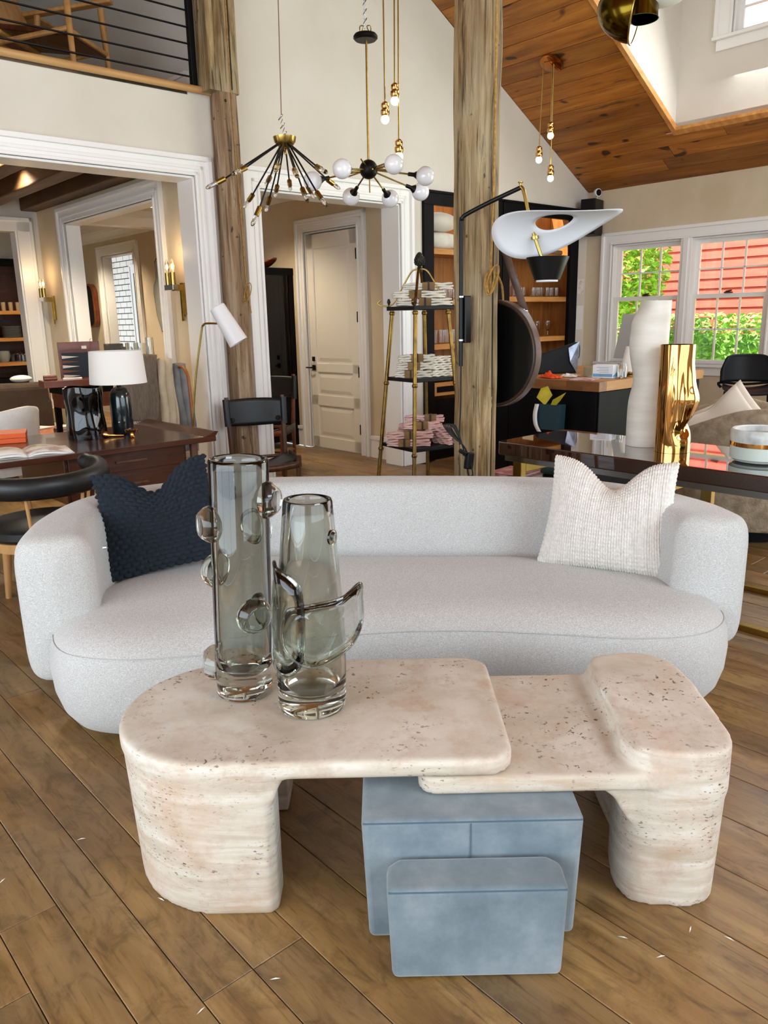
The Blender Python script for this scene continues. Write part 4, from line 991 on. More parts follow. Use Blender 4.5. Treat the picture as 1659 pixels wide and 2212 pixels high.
bookcase('black framed pine bookcase behind the brass rack', -2.772, -1.60, (2.125, 1.635, 1.19, .88), .135, .10)
bookcase('black framed pine bookcase behind the round mirror', -1.585, -.205, (2.135, 1.665, 1.215, .88), .12, .15)
def tumbler(r, h, stem=False):
    if stem: p = [(.0001, 0), (.03, 0), (.03, .003), (.004, .006), (.004, .06), (.02, .072), (r, .095), (r, h), (r-.003, h), (r-.003, .098), (.018, .076), (.0001, .07)]
    else: p = [(.0001, 0), (r*.86, 0), (r*.9, .004), (r, h), (r-.004, h), (r*.84, .012), (.0001, .010)]
    return MB().lathe(p, 16)
def glasses(label, group, z, spots, r, h, stem=False):
    first = None
    for i, (x, y) in enumerate(spots):
        if not first: first = tumbler(r, h, stem).build('drinking_glass', 'clear_glass', loc=RT(x, y, z+.001)); o = first
        else: o = first.copy(); COL.objects.link(o); o.location = RT(x, y, z+.001)
        tag(o, label, 'glass', group)
glasses('clear tall tumbler on the middle shelf of the bookcase behind the rack', 'tall tumblers behind the rack', 1.635, [(-2.58, .12), (-2.51, .1), (-2.44, .13)], .032, .165)
glasses('clear short tumbler on the middle shelf of the bookcase behind the rack', 'short tumblers behind the rack', 1.635, [(-2.36, .10), (-2.28, .1), (-2.20, .11), (-2.12, .1), (-2.32, .2), (-2.24, .2)], .036, .105)
glasses('clear glass on the lower shelf of the bookcase behind the rack', 'glasses on the lower shelf behind the rack', 1.19, [(-2.58, .10), (-2.49, .12), (-2.40, .10), (-2.31, .12), (-2.22, .1), (-2.13, .12)], .038, .14)
glasses('clear short tumbler on the middle shelf of the bookcase behind the mirror', 'short tumblers behind the mirror', 1.665, [(-1.40, .1), (-1.32, .12), (-1.13, .1), (-1.05, .12), (-.88, .1), (-.80, .1), (-.72, .12), (-.62, .1), (-.52, .12), (-.44, .1)], .034, .105)
glasses('clear tall tumbler stacked at the left of the shelf behind the mirror', 'tall tumblers behind the mirror', 1.665, [(-1.22, .1), (-1.20, .2)], .036, .24)
glasses('clear stemmed wine glass on the lower shelf behind the mirror', 'wine glasses behind the mirror', 1.215, [(-.92, .15), (-.72, .15), (-.52, .15)], .034, .175, True)
for i, (x, z, mt, lb, hh) in enumerate(((-2.36, 2.126, 'towel_white', 'folded ribbed cream blanket on the top shelf behind the rack', .17), (-2.36, 2.30, 'cushion_cream', 'plump cream cushion lying on the folded blanket behind the rack', .19))):
    o = MB().ball((0, 0, hh/2), 1, 24, 14, (.24, .13, hh/2)).build('folded_blanket' if i == 0 else 'cushion', mt, loc=RT(x, .17, z), rot=(0, 0, RZ)); tag(o, lb, 'blanket' if i == 0 else 'cushion')
    if i == 0:
        s_ = o.modifiers.new('c', 'CAST'); s_.cast_type = 'CUBOID'; s_.factor = .35
o = MB().ball((0, 0, .12), 1, 24, 14, (.19, .13, .12)).build('cushion', 'wood_red', loc=RT(-1.02, .17, 2.137), rot=(0, 0, RZ)); o.data.materials.clear(); o.data.materials.append(mat('cushion_tan', '#8a6a4c', '#6f5238', .9, ns=8, bump=.2)); tag(o, 'tan rounded cushion on the top shelf behind the lamp shade', 'cushion')
o = MB().prism(rrect(-.2, -.12, .2, .12, .03), 0, .05).build('woven_mat', 'kraft', smooth=0, bevel=.015, loc=RT(-.62, .15, 2.137), rot=(0, 0, RZ)); tag(o, 'folded woven mat hanging at the end of the top shelf', 'mat')
o = MB().box(-.17, -.1, 0, .17, .1, .14).build('box', 'purple', smooth=0, bevel=.004, loc=RT(-.95, .18, .881), rot=(0, 0, RZ)); tag(o, 'purple box on the shelf behind the black tote', 'box')
# ---- wall things by the corner
sp = rthing('speaker', 'black wall loudspeaker high in the corner beside the window', 'speaker', -.17, -.16, 2.35, RD(12))
MB().box(-.13, -.09, 0, .13, .08, .39).build('cabinet', 'black_plastic', sp, smooth=0, bevel=.006); MB().box(-.12, -.094, .01, .12, -.09, .38).build('grille', 'black_metal', sp, smooth=0)
sc_ = rthing('security_camera', 'small round white camera standing on top of the loudspeaker', 'camera', -.06, -.16, 2.742, RD(-18))
MB().lathe([(.0001, 0), (.03, 0), (.028, .006), (.006, .01), (.005, .04), (.0001, .04)], 20).build('stand', 'lamp_white', sc_)
rm = Matrix.Translation((0, 0, .085)) @ Matrix.Rotation(RD(90), 4, 'X')
MB().lathe([(.0001, -.03), (.035, -.03), (.045, -.015), (.045, .018), (.040, .021), (.0001, .021)], 28).tf(rm).build('body', 'lamp_white', sc_); MB().lathe([(.0001, .0215), (.036, .0215), (.034, .025), (.0001, .026)], 24).tf(rm).build('lens', 'black_plastic', sc_)
o = MB().box(0, -.004, 0, .14, 0, .28).build('wall_paper_sheet', 'paper', smooth=0, room=True, loc=RT(-.17, -.002, 1.28)); tag(o, 'white sheet of paper pinned to the wall beside the bookcase', 'paper')
o = MB().box(0, -.004, 0, .13, 0, .17).build('wall_photo', 'page_print', smooth=0, room=True, loc=RT(-.17, -.002, 1.70)); tag(o, 'small pale picture pinned above the paper sheet', 'picture')
# ================================================================== OUTSIDE THE WINDOW
m = MB().box(.2, 6, -.35, 22, -16, -.30); o = m.build('lawn', 'lawn', smooth=0, room=True); struct(o)
barn = rthing('barn', 'red clapboard barn wall seen through the window', 'building', 5.2, 0, -.3)
MB().box(.05, -9, 0, .4, 6, 5.2).build('wall', 'red_siding', barn, smooth=0)
for i in range(30):
    z = .2+i*.163
    m = MB().add([(.0, -9, z), (.0, 6, z), (.03, 6, z+.172), (.03, -9, z+.172), (.05, -9, z), (.05, 6, z), (.05, 6, z+.172), (.05, -9, z+.172)], [(0, 3, 2, 1), (0, 1, 5, 4), (3, 7, 6, 2)]); m.build('board', 'red_siding', barn, smooth=0)
def foliage(name, label, cat, pts, nleaf, size, material, seed, trunk=None, kind='stuff'):
    r = random.Random(seed); o = thing(name, label, cat, RT(*pts['c']), RZ); vs = []; fs = []
    for i in range(nleaf):
        p = pts['f'](r); a = Euler((r.uniform(-1, 1), r.uniform(-1, 1), r.uniform(0, 6.3))).to_matrix(); s = size*r.uniform(.6, 1.3); b = len(vs)
        for q in ((0, -s, 0), (s*.5, 0, s*.12), (0, s, 0), (-s*.5, 0, s*.12)): vs.append(a @ Vector(q)+p)
        fs.append((b, b+1, b+2, b+3))
    l_ = MB().add(vs, fs).build('foliage', material, o, smooth=0); l_['kind'] = 'stuff'
    if trunk: MB().tube(trunk, [.07, .05, .03], 8).build('trunk', 'bark', o)
    return o
def boxy(sx, sy, z0, z1): return lambda r: Vector((r.uniform(-sx, sx), r.uniform(-sy, sy), r.uniform(z0, z1)))
def blob(sx, sy, sz, zc):
    def f(r):
        while 1:
            p = Vector((r.uniform(-1, 1), r.uniform(-1, 1), r.uniform(-1, 1)))
            if .45 < p.length < 1: return Vector((p.x*sx, p.y*sy, zc+p.z*sz))
    return f
hd = foliage('hedge', 'dense green hedge outside below the red barn wall', 'hedge', dict(c=(4.2, -1.6, -.3), f=boxy(.45, 5.2, .1, 1.72)), 26000, .055, 'leaf', 1)
MB().box(-.12, -5.1, 0, .40, 5.1, 1.40).build('inner_mass', 'leaf', hd, smooth=0)
sb = foliage('shrub', 'rounded dark green shrub in front of the hedge', 'shrub', dict(c=(3.0, -2.0, -.3), f=blob(.55, .75, .62, .72)), 7000, .04, 'leaf', 3)
MB().ball((0, 0, .7), 1, 16, 10, (.36, .52, .42)).build('inner_mass', 'leaf', sb)
foliage('tree', 'light green leafy tree outside at the left of the window', 'tree', dict(c=(2.6, 1.28, -.3), f=blob(.85, .85, 1.05, 2.5)), 5200, .06, 'leaf_light', 4, [(0, 0, 0), (.03, 0, 1.2), (0, 0, 2.4)])
# ================================================================== LEFT SIDE
# ---- walnut desk
dk = rthing('desk', 'reddish walnut writing desk with a raised edge in front of the wide opening', 'desk', -6.76, -.71)
dw, dd, DT = .90, .50, .74
MB().box(-dw, -dd, DT-.035, dw, dd, DT).build('desk_top', 'walnut', dk, smooth=0, bevel=.004)
m = MB().xz([(dw-.09, DT), (dw, DT), (dw+.02, DT+.028), (dw-.005, DT+.03)], -dd, dd); m.build('raised_edge', 'walnut', dk, smooth=0, bevel=.003)
for sx in (-1, 1):
    for sy in (-1, 1): MB().tube([(sx*(dw-.12), sy*(dd-.09), 0), (sx*(dw-.12), sy*(dd-.09), DT-.036)], [.018, .026], 12).build('leg', 'walnut_leg', dk)
c_ = MB().box(-.05, -dd+.10, .42, dw-.17, dd-.1, DT-.04).build('drawer_unit', 'walnut', dk, smooth=0, bevel=.003)
for z in (.44, .58):
    d_ = MB().box(-.03, -dd+.085, z, dw-.19, -dd+.10, z+.115).build('drawer', 'walnut', dk, smooth=0, bevel=.002); MB().box(.25, -dd+.07, z+.05, .45, -dd+.086, z+.068).build('handle', 'walnut_leg', d_, smooth=0, bevel=.003)
MB().tube([(dw-.12, -dd+.09, .3), (dw-.12, dd-.09, .3)], .012, 8).build('stretcher', 'walnut_leg', dk)
ZD = DT+.001
# ---- things on the desk
v_ = thing('vase', 'wide dark smoked glass vase with a wavy rim on the desk', 'vase', (-1.915, 5.035, ZD)); H = .335
def wav(u, vv):
    a = 2*math.pi*u; k = 24
    if vv < .5: t = vv*2; z = H*t; r = .118+.004*math.sin(t*9)+.005*math.sin(a*6+t*4)*.7
    else: t = (1-vv)*2; z = .03+(H-.03)*t; r = .108+.004*math.sin(t*9)+.005*math.sin(a*6+t*4)*.7
    z += .006*math.sin(a*3)*(z/H); return (r*math.cos(a), r*math.sin(a), z)
m = MB().grid(wav, 40, 40, True, False); n0 = len(m.v)
m.f += [tuple(i*40 for i in range(40))[::-1], tuple(i*40+39 for i in range(40))]; m.build('body', 'black_glass', v_, smooth=60)
lp = thing('table_lamp', 'black capsule table lamp with a white drum shade on the desk', 'lamp', (-1.735, 5.20, ZD))
MB().lathe([(.0001, 0), (.068, 0), (.070, .004), (.070, .235), (.064, .27), (.048, .298), (.025, .312), (.0001, .315)], 32).build('base', mat('lamp_green_black', '#0c1a1c', None, .18, coat=.6), lp)
MB().lathe([(.0001, .312), (.016, .312), (.016, .335), (.0001, .335)], 16).build('neck', 'black_metal', lp)
MB().lathe([(.182, .335), (.168, .545), (.165, .545), (.179, .335)], 40, loop=True).build('shade', 'shade_linen', lp)
MB().ball((.0, -.069, .085), .008, 10, 8).build('switch', 'chrome', lp)
o = thing('ornament', 'small gold bottle shaped ornament lying on the desk', 'ornament', (-1.795, 5.03, ZD), RD(20))
MB().tube([(-.03, 0, .025), (.0, 0, .02), (.02, 0, .014), (.06, 0, .01), (.11, 0, .007)], [.022, .024, .014, .008, .006], 12).build('body', 'gold', o)
o = thing('ornament', 'gold dish on a little stem beside the lamp base', 'ornament', (-1.625, 5.03, ZD), 0)
MB().lathe([(.0001, 0), (.02, 0), (.012, .01), (.012, .025), (.04, .035), (.045, .05), (.03, .055), (.0001, .045)], 24).build('body', 'gold', o)
ob = thing('box', 'flat orange box on the desk behind the open book', 'box', (-2.44, 4.93, ZD), RZ-.35)
MB().box(-.16, -.11, 0, .16, .11, .03).build('tray', 'orange_box', ob, smooth=0, bevel=.002); MB().box(-.163, -.113, .031, .163, .113, .062).build('lid', 'orange_box', ob, smooth=0, bevel=.003)
bk = thing('book', 'open picture book lying on the left of the desk', 'book', (-2.06, 4.44, ZD), RD(30))
def page(s): return MB().grid(lambda u, v_: (s*.24*u, (v_-.5)*.30, .028*math.sin(math.pi*min(1, u*1.15))**.7*(1-.5*u)+.004), 14, 2)
for s in (-1, 1):
    k = page(s).build('page_block', 'page_print', bk, smooth=60); sd = k.modifiers.new('t', 'SOLIDIFY'); sd.thickness = .004; sd.offset = 0
    k = MB().grid(lambda u, v_: (s*.24*u, (v_-.5)*.30, .014*math.sin(math.pi*min(1, u*1.15))**.7*(1-.5*u)+.002), 14, 2).build('page_block', 'paper', bk, smooth=60); sd = k.modifiers.new('t', 'SOLIDIFY'); sd.thickness = .010; sd.offset = 0
MB().box(-.247, -.155, 0, .247, .155, .002).build('cover', 'paper_dirty', bk, smooth=0)
# ---- black leather armchair in front of the desk
ac = thing('armchair', 'armchair with a curved padded black leather back roll at the left edge', 'armchair', (-1.80, 3.97, 0), RZ)
R_ = .31; arc = [(R_*math.sin(RD(a))*1.05, -R_*math.cos(RD(a))+.02, .685+.035*(abs(a)/115)**2) for a in range(-118, 119, 6)]
rr = [.058 if abs(i-19.5) < 16 else .050 for i in range(len(arc))]; rr[0] = rr[-1] = .03
MB().tube(arc, rr, 16, squash=(1, .82)).build('back_roll', 'leather_black', ac, smooth=60)
MB().lathe([(.0001, .40), (.25, .40), (.275, .42), (.275, .455), (.25, .475), (.0001, .485)], 36).build('seat', 'leather_black', ac)
MB().lathe([(.0001, .35), (.26, .35), (.265, .40), (.0001, .40)], 36).build('seat_frame', 'oak_light', ac)
for a in (-150, -35, 35, 150):
    x, y = .25*math.sin(RD(a)), -.25*math.cos(RD(a)); MB().tube([(x*1.18, y*1.18, 0), (x, y, .37)], [.016, .028], 10).build('leg', 'oak_light', ac)
for a in (-100, -75, 75, 100, -28, 28):
    x, y = math.sin(RD(a)), -math.cos(RD(a)); MB().tube([(x*.255, y*.255, .37), (x*.30, y*.29+.01, .66)], .009, 8).build('spindle', 'oak_light', ac)
# ---- white floor lamp
fl = thing('floor_lamp', 'slim brass floor lamp with a white cylinder shade beside the weathered post', 'lamp', (-1.47, 5.78, 0))
pth = smoothpath([(0, 0, .02), (.03, 0, .45), (.10, 0, 1.00), (.175, 0, 1.38), (.195, 0, 1.435), (.22, 0, 1.447), (.30, 0, 1.445)], 5)
MB().tube(pth, .0075, 8).build('stem', 'brass', fl); MB().lathe([(.0001, 0), (.13, 0), (.13, .012), (.02, .02), (.0001, .022)], 32).build('base', 'brass', fl)
ax_ = Vector((.135, 0, -.245)).normalized(); M_ = Matrix.Translation((.375, -.02, 1.435)) @ ax_.to_track_quat('Z', 'Y').to_matrix().to_4x4()
k = MB().lathe([(.0001, -.145), (.052, -.145), (.057, -.14), (.072, .145), (.069, .145), (.054, -.135), (.0001, -.138)], 36).tf(M_); k.build('shade', 'lamp_white', fl)
# ---- sling chairs
def sling_chair(label, loc, rz, wood='walnut_leg', leather='leather_black', s=1.04):
    o = thing('dining_chair', label, 'chair', loc, rz)
    for sx in (-1, 1):
        MB().tube([(sx*.21, -.22, 0), (sx*.215, -.225, .47*s)], [.015, .021], 10).build('leg', wood, o)
        MB().tube([(sx*.205, .26, 0), (sx*.215, .22, .42*s), (sx*.225, .28, .90*s)], [.015, .021, .016], 10).build('leg', wood, o)
        MB().tube([(sx*.215, -.22, .40*s), (sx*.215, .22, .40*s)], .017, 8).build('side_rail', wood, o); MB().tube([(sx*.21, -.22, .19), (sx*.208, .245, .19)], .011, 8).build('stretcher', wood, o)
    k = MB().grid(lambda u, v_: (-.215+.43*u, -.235, .40*s-.02*math.sin(math.pi*u)+(v_-.5)*.05), 14, 2).build('front_rail', wood, o); sd = k.modifiers.new('t', 'SOLIDIFY'); sd.thickness = .022; sd.offset = 0
    MB().tube([(-.21, .23, .40*s), (.21, .23, .40*s)], .014, 8).build('back_rail', wood, o); MB().tube([(-.21, 0, .19), (.21, 0, .19)], .010, 8).build('stretcher', wood, o)
    k = MB().grid(lambda u, v_: (-.215+.43*u, -.205+.42*v_, .445*s-.055*math.sin(math.pi*u)-.02*v_), 18, 8).build('seat', leather, o, smooth=180); sd = k.modifiers.new('t', 'SOLIDIFY'); sd.thickness = .007
    for sx in (-1, 1): k = MB().grid(lambda u, v_: (sx*.238, -.2+.4*v_, .37*s+.075*u), 2, 6).build('sling_flap', leather, o); sd = k.modifiers.new('t', 'SOLIDIFY'); sd.thickness = .006
    def bf(u, v_):
        a = (u-.5)*2; return (a*.245, .275+.045*(1-a*a)-.0+.02*v_, (.665+.205*v_-.012*(1-a*a)*(1-2*v_))*s)
    k = MB().grid(bf, 22, 8).build('backrest', leather, o, smooth=180); sd = k.modifiers.new('t', 'SOLIDIFY'); sd.thickness = .007
    for sx in (-1, 1): MB().tube([(sx*.228, .255, .665*s), (sx*.232, .272, .885*s)], .026, 12).build('leather_sleeve', leather, o); MB().ball((sx*.185, .288, .71*s), 1, 10, 8, (.022, .012, .02)).build('cutout', 'knot_black', o)
    return o
sling_chair('walnut dining chair with black leather sling back in front of the post', (-.925, 6.02, 0), RD(20), s=.97)
sling_chair('red-brown sling chair deeper in the hall behind the first one', RT(-4.16, .80, 0), RZ+RD(-50), 'wood_red')
# ---- blanket chair at the right jamb of the opening
bc = rthing('lounge_chair', 'tan bentwood chair with a cream back draped with blankets', 'chair', -5.62, -.02, 0, RD(-8))
for sx, yy in ((-.20, .06), (.17, -.12)):
    MB().tube(smoothpath([(sx, yy-.02, 0), (sx, yy-.02, .5), (sx, yy, .98), (sx*.98, yy+.05, 1.10), (sx*.95, yy+.16, 1.125), (sx*.95, yy+.25, 1.06), (sx*.95, yy+.28, .9), (sx*.95, yy+.3, .3), (sx*.95, yy+.3, 0)], 6), .013, 10).build('hoop', mat('bentwood', '#a8602a', '#8a4a1c', .35, ns=4) if 'bentwood' not in MATS else 'bentwood', bc)
MB().box(-.24, .0, .40, .22, .42, .46).build('seat', 'blanket_cream', bc, smooth=0, bevel=.02, seg=3)
k = MB().grid(lambda u, v_: (-.30+.50*u, .16+.06*math.sin(math.pi*v_), .42+.70*v_-.05*(abs(u-.5)*2)**3), 14, 14).build('back_panel', 'blanket_cream', bc, smooth=180); sd = k.modifiers.new('t', 'SOLIDIFY'); sd.thickness = .06
def drape(name, label, material, x0, x1, zt, zb, yo, th=.02, lean=0.0, fr=False):
    o = rthing(name, label, 'blanket', -5.62, -.02, 0, RD(-8))
    def fn(u, v_):
        x = x0+(x1-x0)*u; t = v_
        if t < .12: a = t/.12; y = .10+.14*(1-a)+yo; z = zt-.03*(1-a)**2-.3*max(0, 0)
        else: a = (t-.12)/.88; y = .10-.04*min(1, a*6)+yo+.012*math.sin(u*15+a*3); z = zt-(zt-zb)*a
        return (x+lean*(v_-.1)-.02*math.sin(6*v_), y, z+.012*math.sin(u*3.0))
    k = MB().grid(fn, 24, 30).build('throw', material, o, smooth=180); sd = k.modifiers.new('t', 'SOLIDIFY'); sd.thickness = th; sd.offset = -1
    if fr:
        m = MB()
        for i in range(22):
            p = Vector(fn((i+.5)/22, 1)); m.tube([p, p+Vector((.002, -.002, -.03))], .003, 4)
        m.build('fringe', 'paper', o)
    return o
drape('blanket', 'brown and navy striped wool blanket hanging over the bentwood chair', 'blanket_brown', -.26, .01, 1.20, .72, -.05, lean=-.10, fr=True)
drape('blanket', 'beige wool blanket between the brown one and the bentwood hoop', 'blanket_cream', .0, .13, 1.165, .55, -.04, lean=-.05)
drape('blanket', 'grey wool blanket hanging behind the bentwood hoop', 'blanket_grey', .12, .24, 1.12, .45, -.02)
# ---- side room furniture
sb_ = rthing('sideboard', 'dark narrow sideboard behind the white drum lamp shade', 'table', -5.64, 1.04)
MB().box(-.42, -.16, .90, .42, .16, .955).build('top', 'black_wood', sb_, smooth=0, bevel=.003); MB().box(-.40, -.15, .78, .40, .15, .90).build('apron', 'wood_red', sb_, smooth=0)
for sx in (-1, 1):
    for sy in (-1, 1): MB().box(sx*.38-.02, sy*.13-.02, 0, sx*.38+.02, sy*.13+.02, .78).build('leg', 'black_wood', sb_, smooth=0)
bg_ = rthing('backgammon_set', 'open backgammon case in dark wood on the sideboard', 'game', -5.80, 1.05, .957, RD(-8))
MB().box(-.36, -.15, 0, .16, .09, .055).build('tray', 'wood_red', bg_, smooth=0, bevel=.004)
ld = MB().box(-.17, .095, .045, .17, .125, .36).build('lid', 'wood_red', bg_, smooth=0, bevel=.004)
MB().box(-.15, .092, .06, .15, .096, .27).build('felt', 'dark_blue', bg_, smooth=0)
for i in range(5):
    z = .075+i*.04; k = MB().add([(-.15, .0905, z-.013), (-.15, .0905, z+.013), (-.01, .0905, z)], [(0, 2, 1)]).build('point', 'board_cream' if i % 2 == 0 else 'wood_red', ld, smooth=0)
    sd = k.modifiers.new('t', 'SOLIDIFY'); sd.thickness = .002
MB().box(.02, .090, .30, .06, .0945, .325).build('maker_plate', 'paper', ld, smooth=0)
for x in (-.1, .1): MB().tube([(x, .11, .36), (x, .11, .375), (x+.012, .11, .385)], .003, 6).build('catch', 'brass', ld)
MB().tube([(-.34, -.05, .07), (-.24, -.05, .07)], .03, 14).build('dice_cup', 'wood_red', bg_); MB().tube([(-.2, -.1, .062), (-.05, -.1, .062)], .012, 10).build('checker_roll', 'board_cream', bg_)
def block_vase(label, x, y, w_, d_, h_, material, z=.957):
    o = MB().box(-w_/2, -d_/2, 0, w_/2, d_/2, h_).build('vase', material, smooth=0, bevel=.006, loc=RT(x, y, z), rot=(0, 0, RZ)); return tag(o, label, 'vase')
block_vase('rectangular veined dark stone block behind the lamp shade', -5.50, 1.10, .14, .10, .335, 'marble_dark')
m = MB().lathe([(.0001, 0), (.055, 0), (.055, .34), (.048, .34), (.048, .02), (.0001, .02)], 28)
g1 = m.build('vase', 'clear_glass', loc=RT(-5.40, .95, .957)); tag(g1, 'clear cylinder glass vase nearest the lamp shade on the sideboard', 'vase', 'glass vases on the sideboard')
for (x, y, sc, lb) in ((-5.31, .98, (1, 1, .98), 'clear cylinder glass vase second from the lamp shade'), (-5.262, .89, (.6, .6, 1.12), 'slim tall clear glass vase at the end of the sideboard')):
    k = g1.copy(); COL.objects.link(k); k.location = RT(x, y, .957); k.scale = sc; k['label'] = lb
block_vase('small dark veined stone block beside the slim glass vase', -5.285, 1.12, .08, .08, .25, 'marble_dark')
# white shell chair and rattan bench
wc = thing('dining_chair', 'white upholstered chair with a curved back behind the desk', 'chair', (-2.86, 5.72, 0), RD(25))
def wfn(u, v_):
    a = RD(-100+200*u); r = .29+.03*v_; return (r*math.sin(a), -r*math.cos(a), .46+(.40+.05*math.sin(a))*v_*(1-.25*(abs(2*u-1)**4)))
k = MB().grid(wfn, 30, 12).build('backrest', 'chair_white', wc, smooth=180); sd = k.modifiers.new('t', 'SOLIDIFY'); sd.thickness = .035
MB().lathe([(.0001, .40), (.27, .40), (.28, .46), (.0001, .48)], 30).build('seat', 'chair_white', wc)
for a in (45, 135, 225, 315): MB().tube([(.26*math.cos(RD(a)), .26*math.sin(RD(a)), 0), (.2*math.cos(RD(a)), .2*math.sin(RD(a)), .40)], [.012, .018], 8).build('leg', 'oak_light', wc)
rb = rthing('bench', 'woven orange rattan bench carrying magazines in the side room', 'bench', -5.92, 1.66)
MB().box(-.26, -.40, .47, .26, .40, .50).build('frame', 'rattan', rb, smooth=0)
for i in range(16): MB().tube([(-.26, -.38+i*.05, .505), (.26, -.38+i*.05, .505)], .017, 6).build('cane', 'rattan', rb)
for sx in (-1, 1):
    for sy in (-1, 1): MB().tube([(sx*.23, sy*.36, 0), (sx*.23, sy*.36, .47)], .02, 8).build('leg', 'wood_red', rb)
book(-5.83, 1.45, .523, .24, .17, .03, 'stone_grey', 'grey book lowest of the pile on the rattan bench'); book(-5.83, 1.45, .555, .22, .16, .025, 'paper_dirty', 'pale book on top of the pile on the rattan bench', .1)
o = MB().prism(rrect(-.12, -.09, .12, .09, .005), 0, .012).build('magazine', 'paper_dirty', smooth=0, loc=RT(-5.98, 1.88, .523), rot=(0, 0, RZ+.5)); tag(o, 'bluish magazine lying open on the rattan bench', 'magazine')
o = thing('eyeglasses', 'dark folded eyeglasses on the rattan bench', 'eyeglasses', RT(-5.74, 1.80, .523), RZ)
for s in (-1, 1): MB().tube([(s*.03+.022*math.cos(RD(a)), 0, .022+.02*math.sin(RD(a))) for a in range(0, 360, 30)], .003, 6, True).build('rim', 'black_plastic', o); MB().tube([(s*.052, 0, .03), (s*.05, .1, .01)], .003, 6).build('temple', 'black_plastic', o)
bs = thing('sofa', 'dark brown upholstered sofa end in the side room', 'sofa', (-3.86, 7.70, 0), RZ-.25)
MB().box(-.5, -.42, .10, .5, .42, .44).build('seat_base', 'sofa_brown', bs, smooth=0, bevel=.05, seg=4); MB().box(-.5, -.46, .12, .52, -.22, .93).build('backrest', 'sofa_brown', bs, smooth=0, bevel=.06, seg=4); MB().box(.36, -.45, .1, .54, .42, .80).build('armrest', 'sofa_brown', bs, smooth=0, bevel=.06, seg=4)
for sx in (-.42, .42):
    for sy in (-.35, .35): MB().tube([(sx, sy, 0), (sx, sy, .11)], .02, 8).build('leg', 'black_wood', bs)
o = MB().ball((0, 0, .05), 1, 20, 10, (.10, .09, .035)).build('cushion', 'chair_white', loc=(-3.44, 8.02, .86), rot=(0, 0, RZ)); o.location = (-3.47, 7.60, .915); tag(o, 'small white cushion resting on the brown sofa back', 'cushion')
ft = thing('fire_tools', 'fireplace tool stand with a brush beside the brown sofa', 'fire tools', RT(-5.58, 2.5), RZ)
MB().tube(smoothpath([(.05, 0, .02), (.05, 0, .85), (.03, 0, .93), (-.03, 0, .94), (-.06, 0, .93)], 6), .011, 8).build('stand', 'black_metal', ft); MB().box(-.1, -.1, 0, .1, .1, .02).build('base', 'black_metal', ft, smooth=0)
for i, x in enumerate((-.045, -.005)): MB().tube([(x, 0, .90), (x, 0, .84), (x, 0, .74), (x, 0, .72)], [.012, .020, .015, .008], 8).build('handle', 'brush', ft); MB().tube([(x, 0, .72), (x, 0, .40)], .006, 6).build('rod', 'black_metal', ft)
MB().tube([(-.04, 0, .66), (-.04, 0, .64), (-.04, 0, .5)], [.02, .045, .055], 10).build('brush_head', 'brush', ft)
# dark library bookcase at the far left
lb_ = rthing('bookcase', 'black bookcase with crockery far back in the library', 'bookcase', -4.64, 6.78)
for x in (-.40, .42): MB().box(x-.06, -.20, 0, x+.06, .20, 2.32).build('side', 'black_wood', lb_, smooth=0)
MB().box(-.46, -.2, 2.32, .48, .2, 2.40).build('top', 'black_wood', lb_, smooth=0); MB().box(-.4, .17, 0, .42, .2, 2.32).build('back', 'walnut', lb_, smooth=0); MB().box(-.34, -.18, 0, .36, .17, .72).build('base', 'black_wood', lb_, smooth=0)
MB().box(-.60, -.22, 0, -.46, .2, 2.2).build('side_board', 'oak_light', lb_, smooth=0)
for z in (.95, 1.30, 1.68): MB().box(-.34, -.19, z-.05, .36, .17, z).build('shelf', 'pine_shelf', lb_, smooth=0)
for z, n, lb, mt in ((1.301, 9, 'grey plate stacked on the middle library shelf', 'plate_grey'),):
    for i in range(n):
        o = MB().lathe([(.0001, 0), (.08, 0), (.13, .012), (.13, .016), (.08, .005), (.0001, .005)], 24).build('plate', mt, loc=RT(-4.62, 6.72, z+i*.018)); tag(o, lb, 'plate', 'stack of library plates')
for i in range(4):
    o = MB().lathe([(.0001, 0), (.028, 0), (.032, .12), (.029, .12), (.026, .008), (.0001, .008)], 14).build('bottle', 'dim_carton', loc=RT(-4.8+i*.10, 6.70, 1.682)); tag(o, 'beige wrapped cylinder on the upper library shelf', 'canister', 'upper shelf canisters in the library')
o = MB().lathe([(.0001, 0), (.09, 0), (.09, .10), (.03, .12), (.015, .15), (.0001, .15), ], 24).build('glass_dome', 'clear_glass', loc=RT(-4.55, 6.70, .952)); tag(o, 'small glass dome on the low library shelf', 'dome')
o = MB().lathe([(.0001, 0), (.07, 0), (.10, .09), (.09, .16), (.085, .16), (.09, .09), (.0001, .01)], 24).build('bowl', 'plate_grey', loc=RT(-4.78, 6.74, .952)); tag(o, 'grey jar beside the glass dome in the library', 'jar')
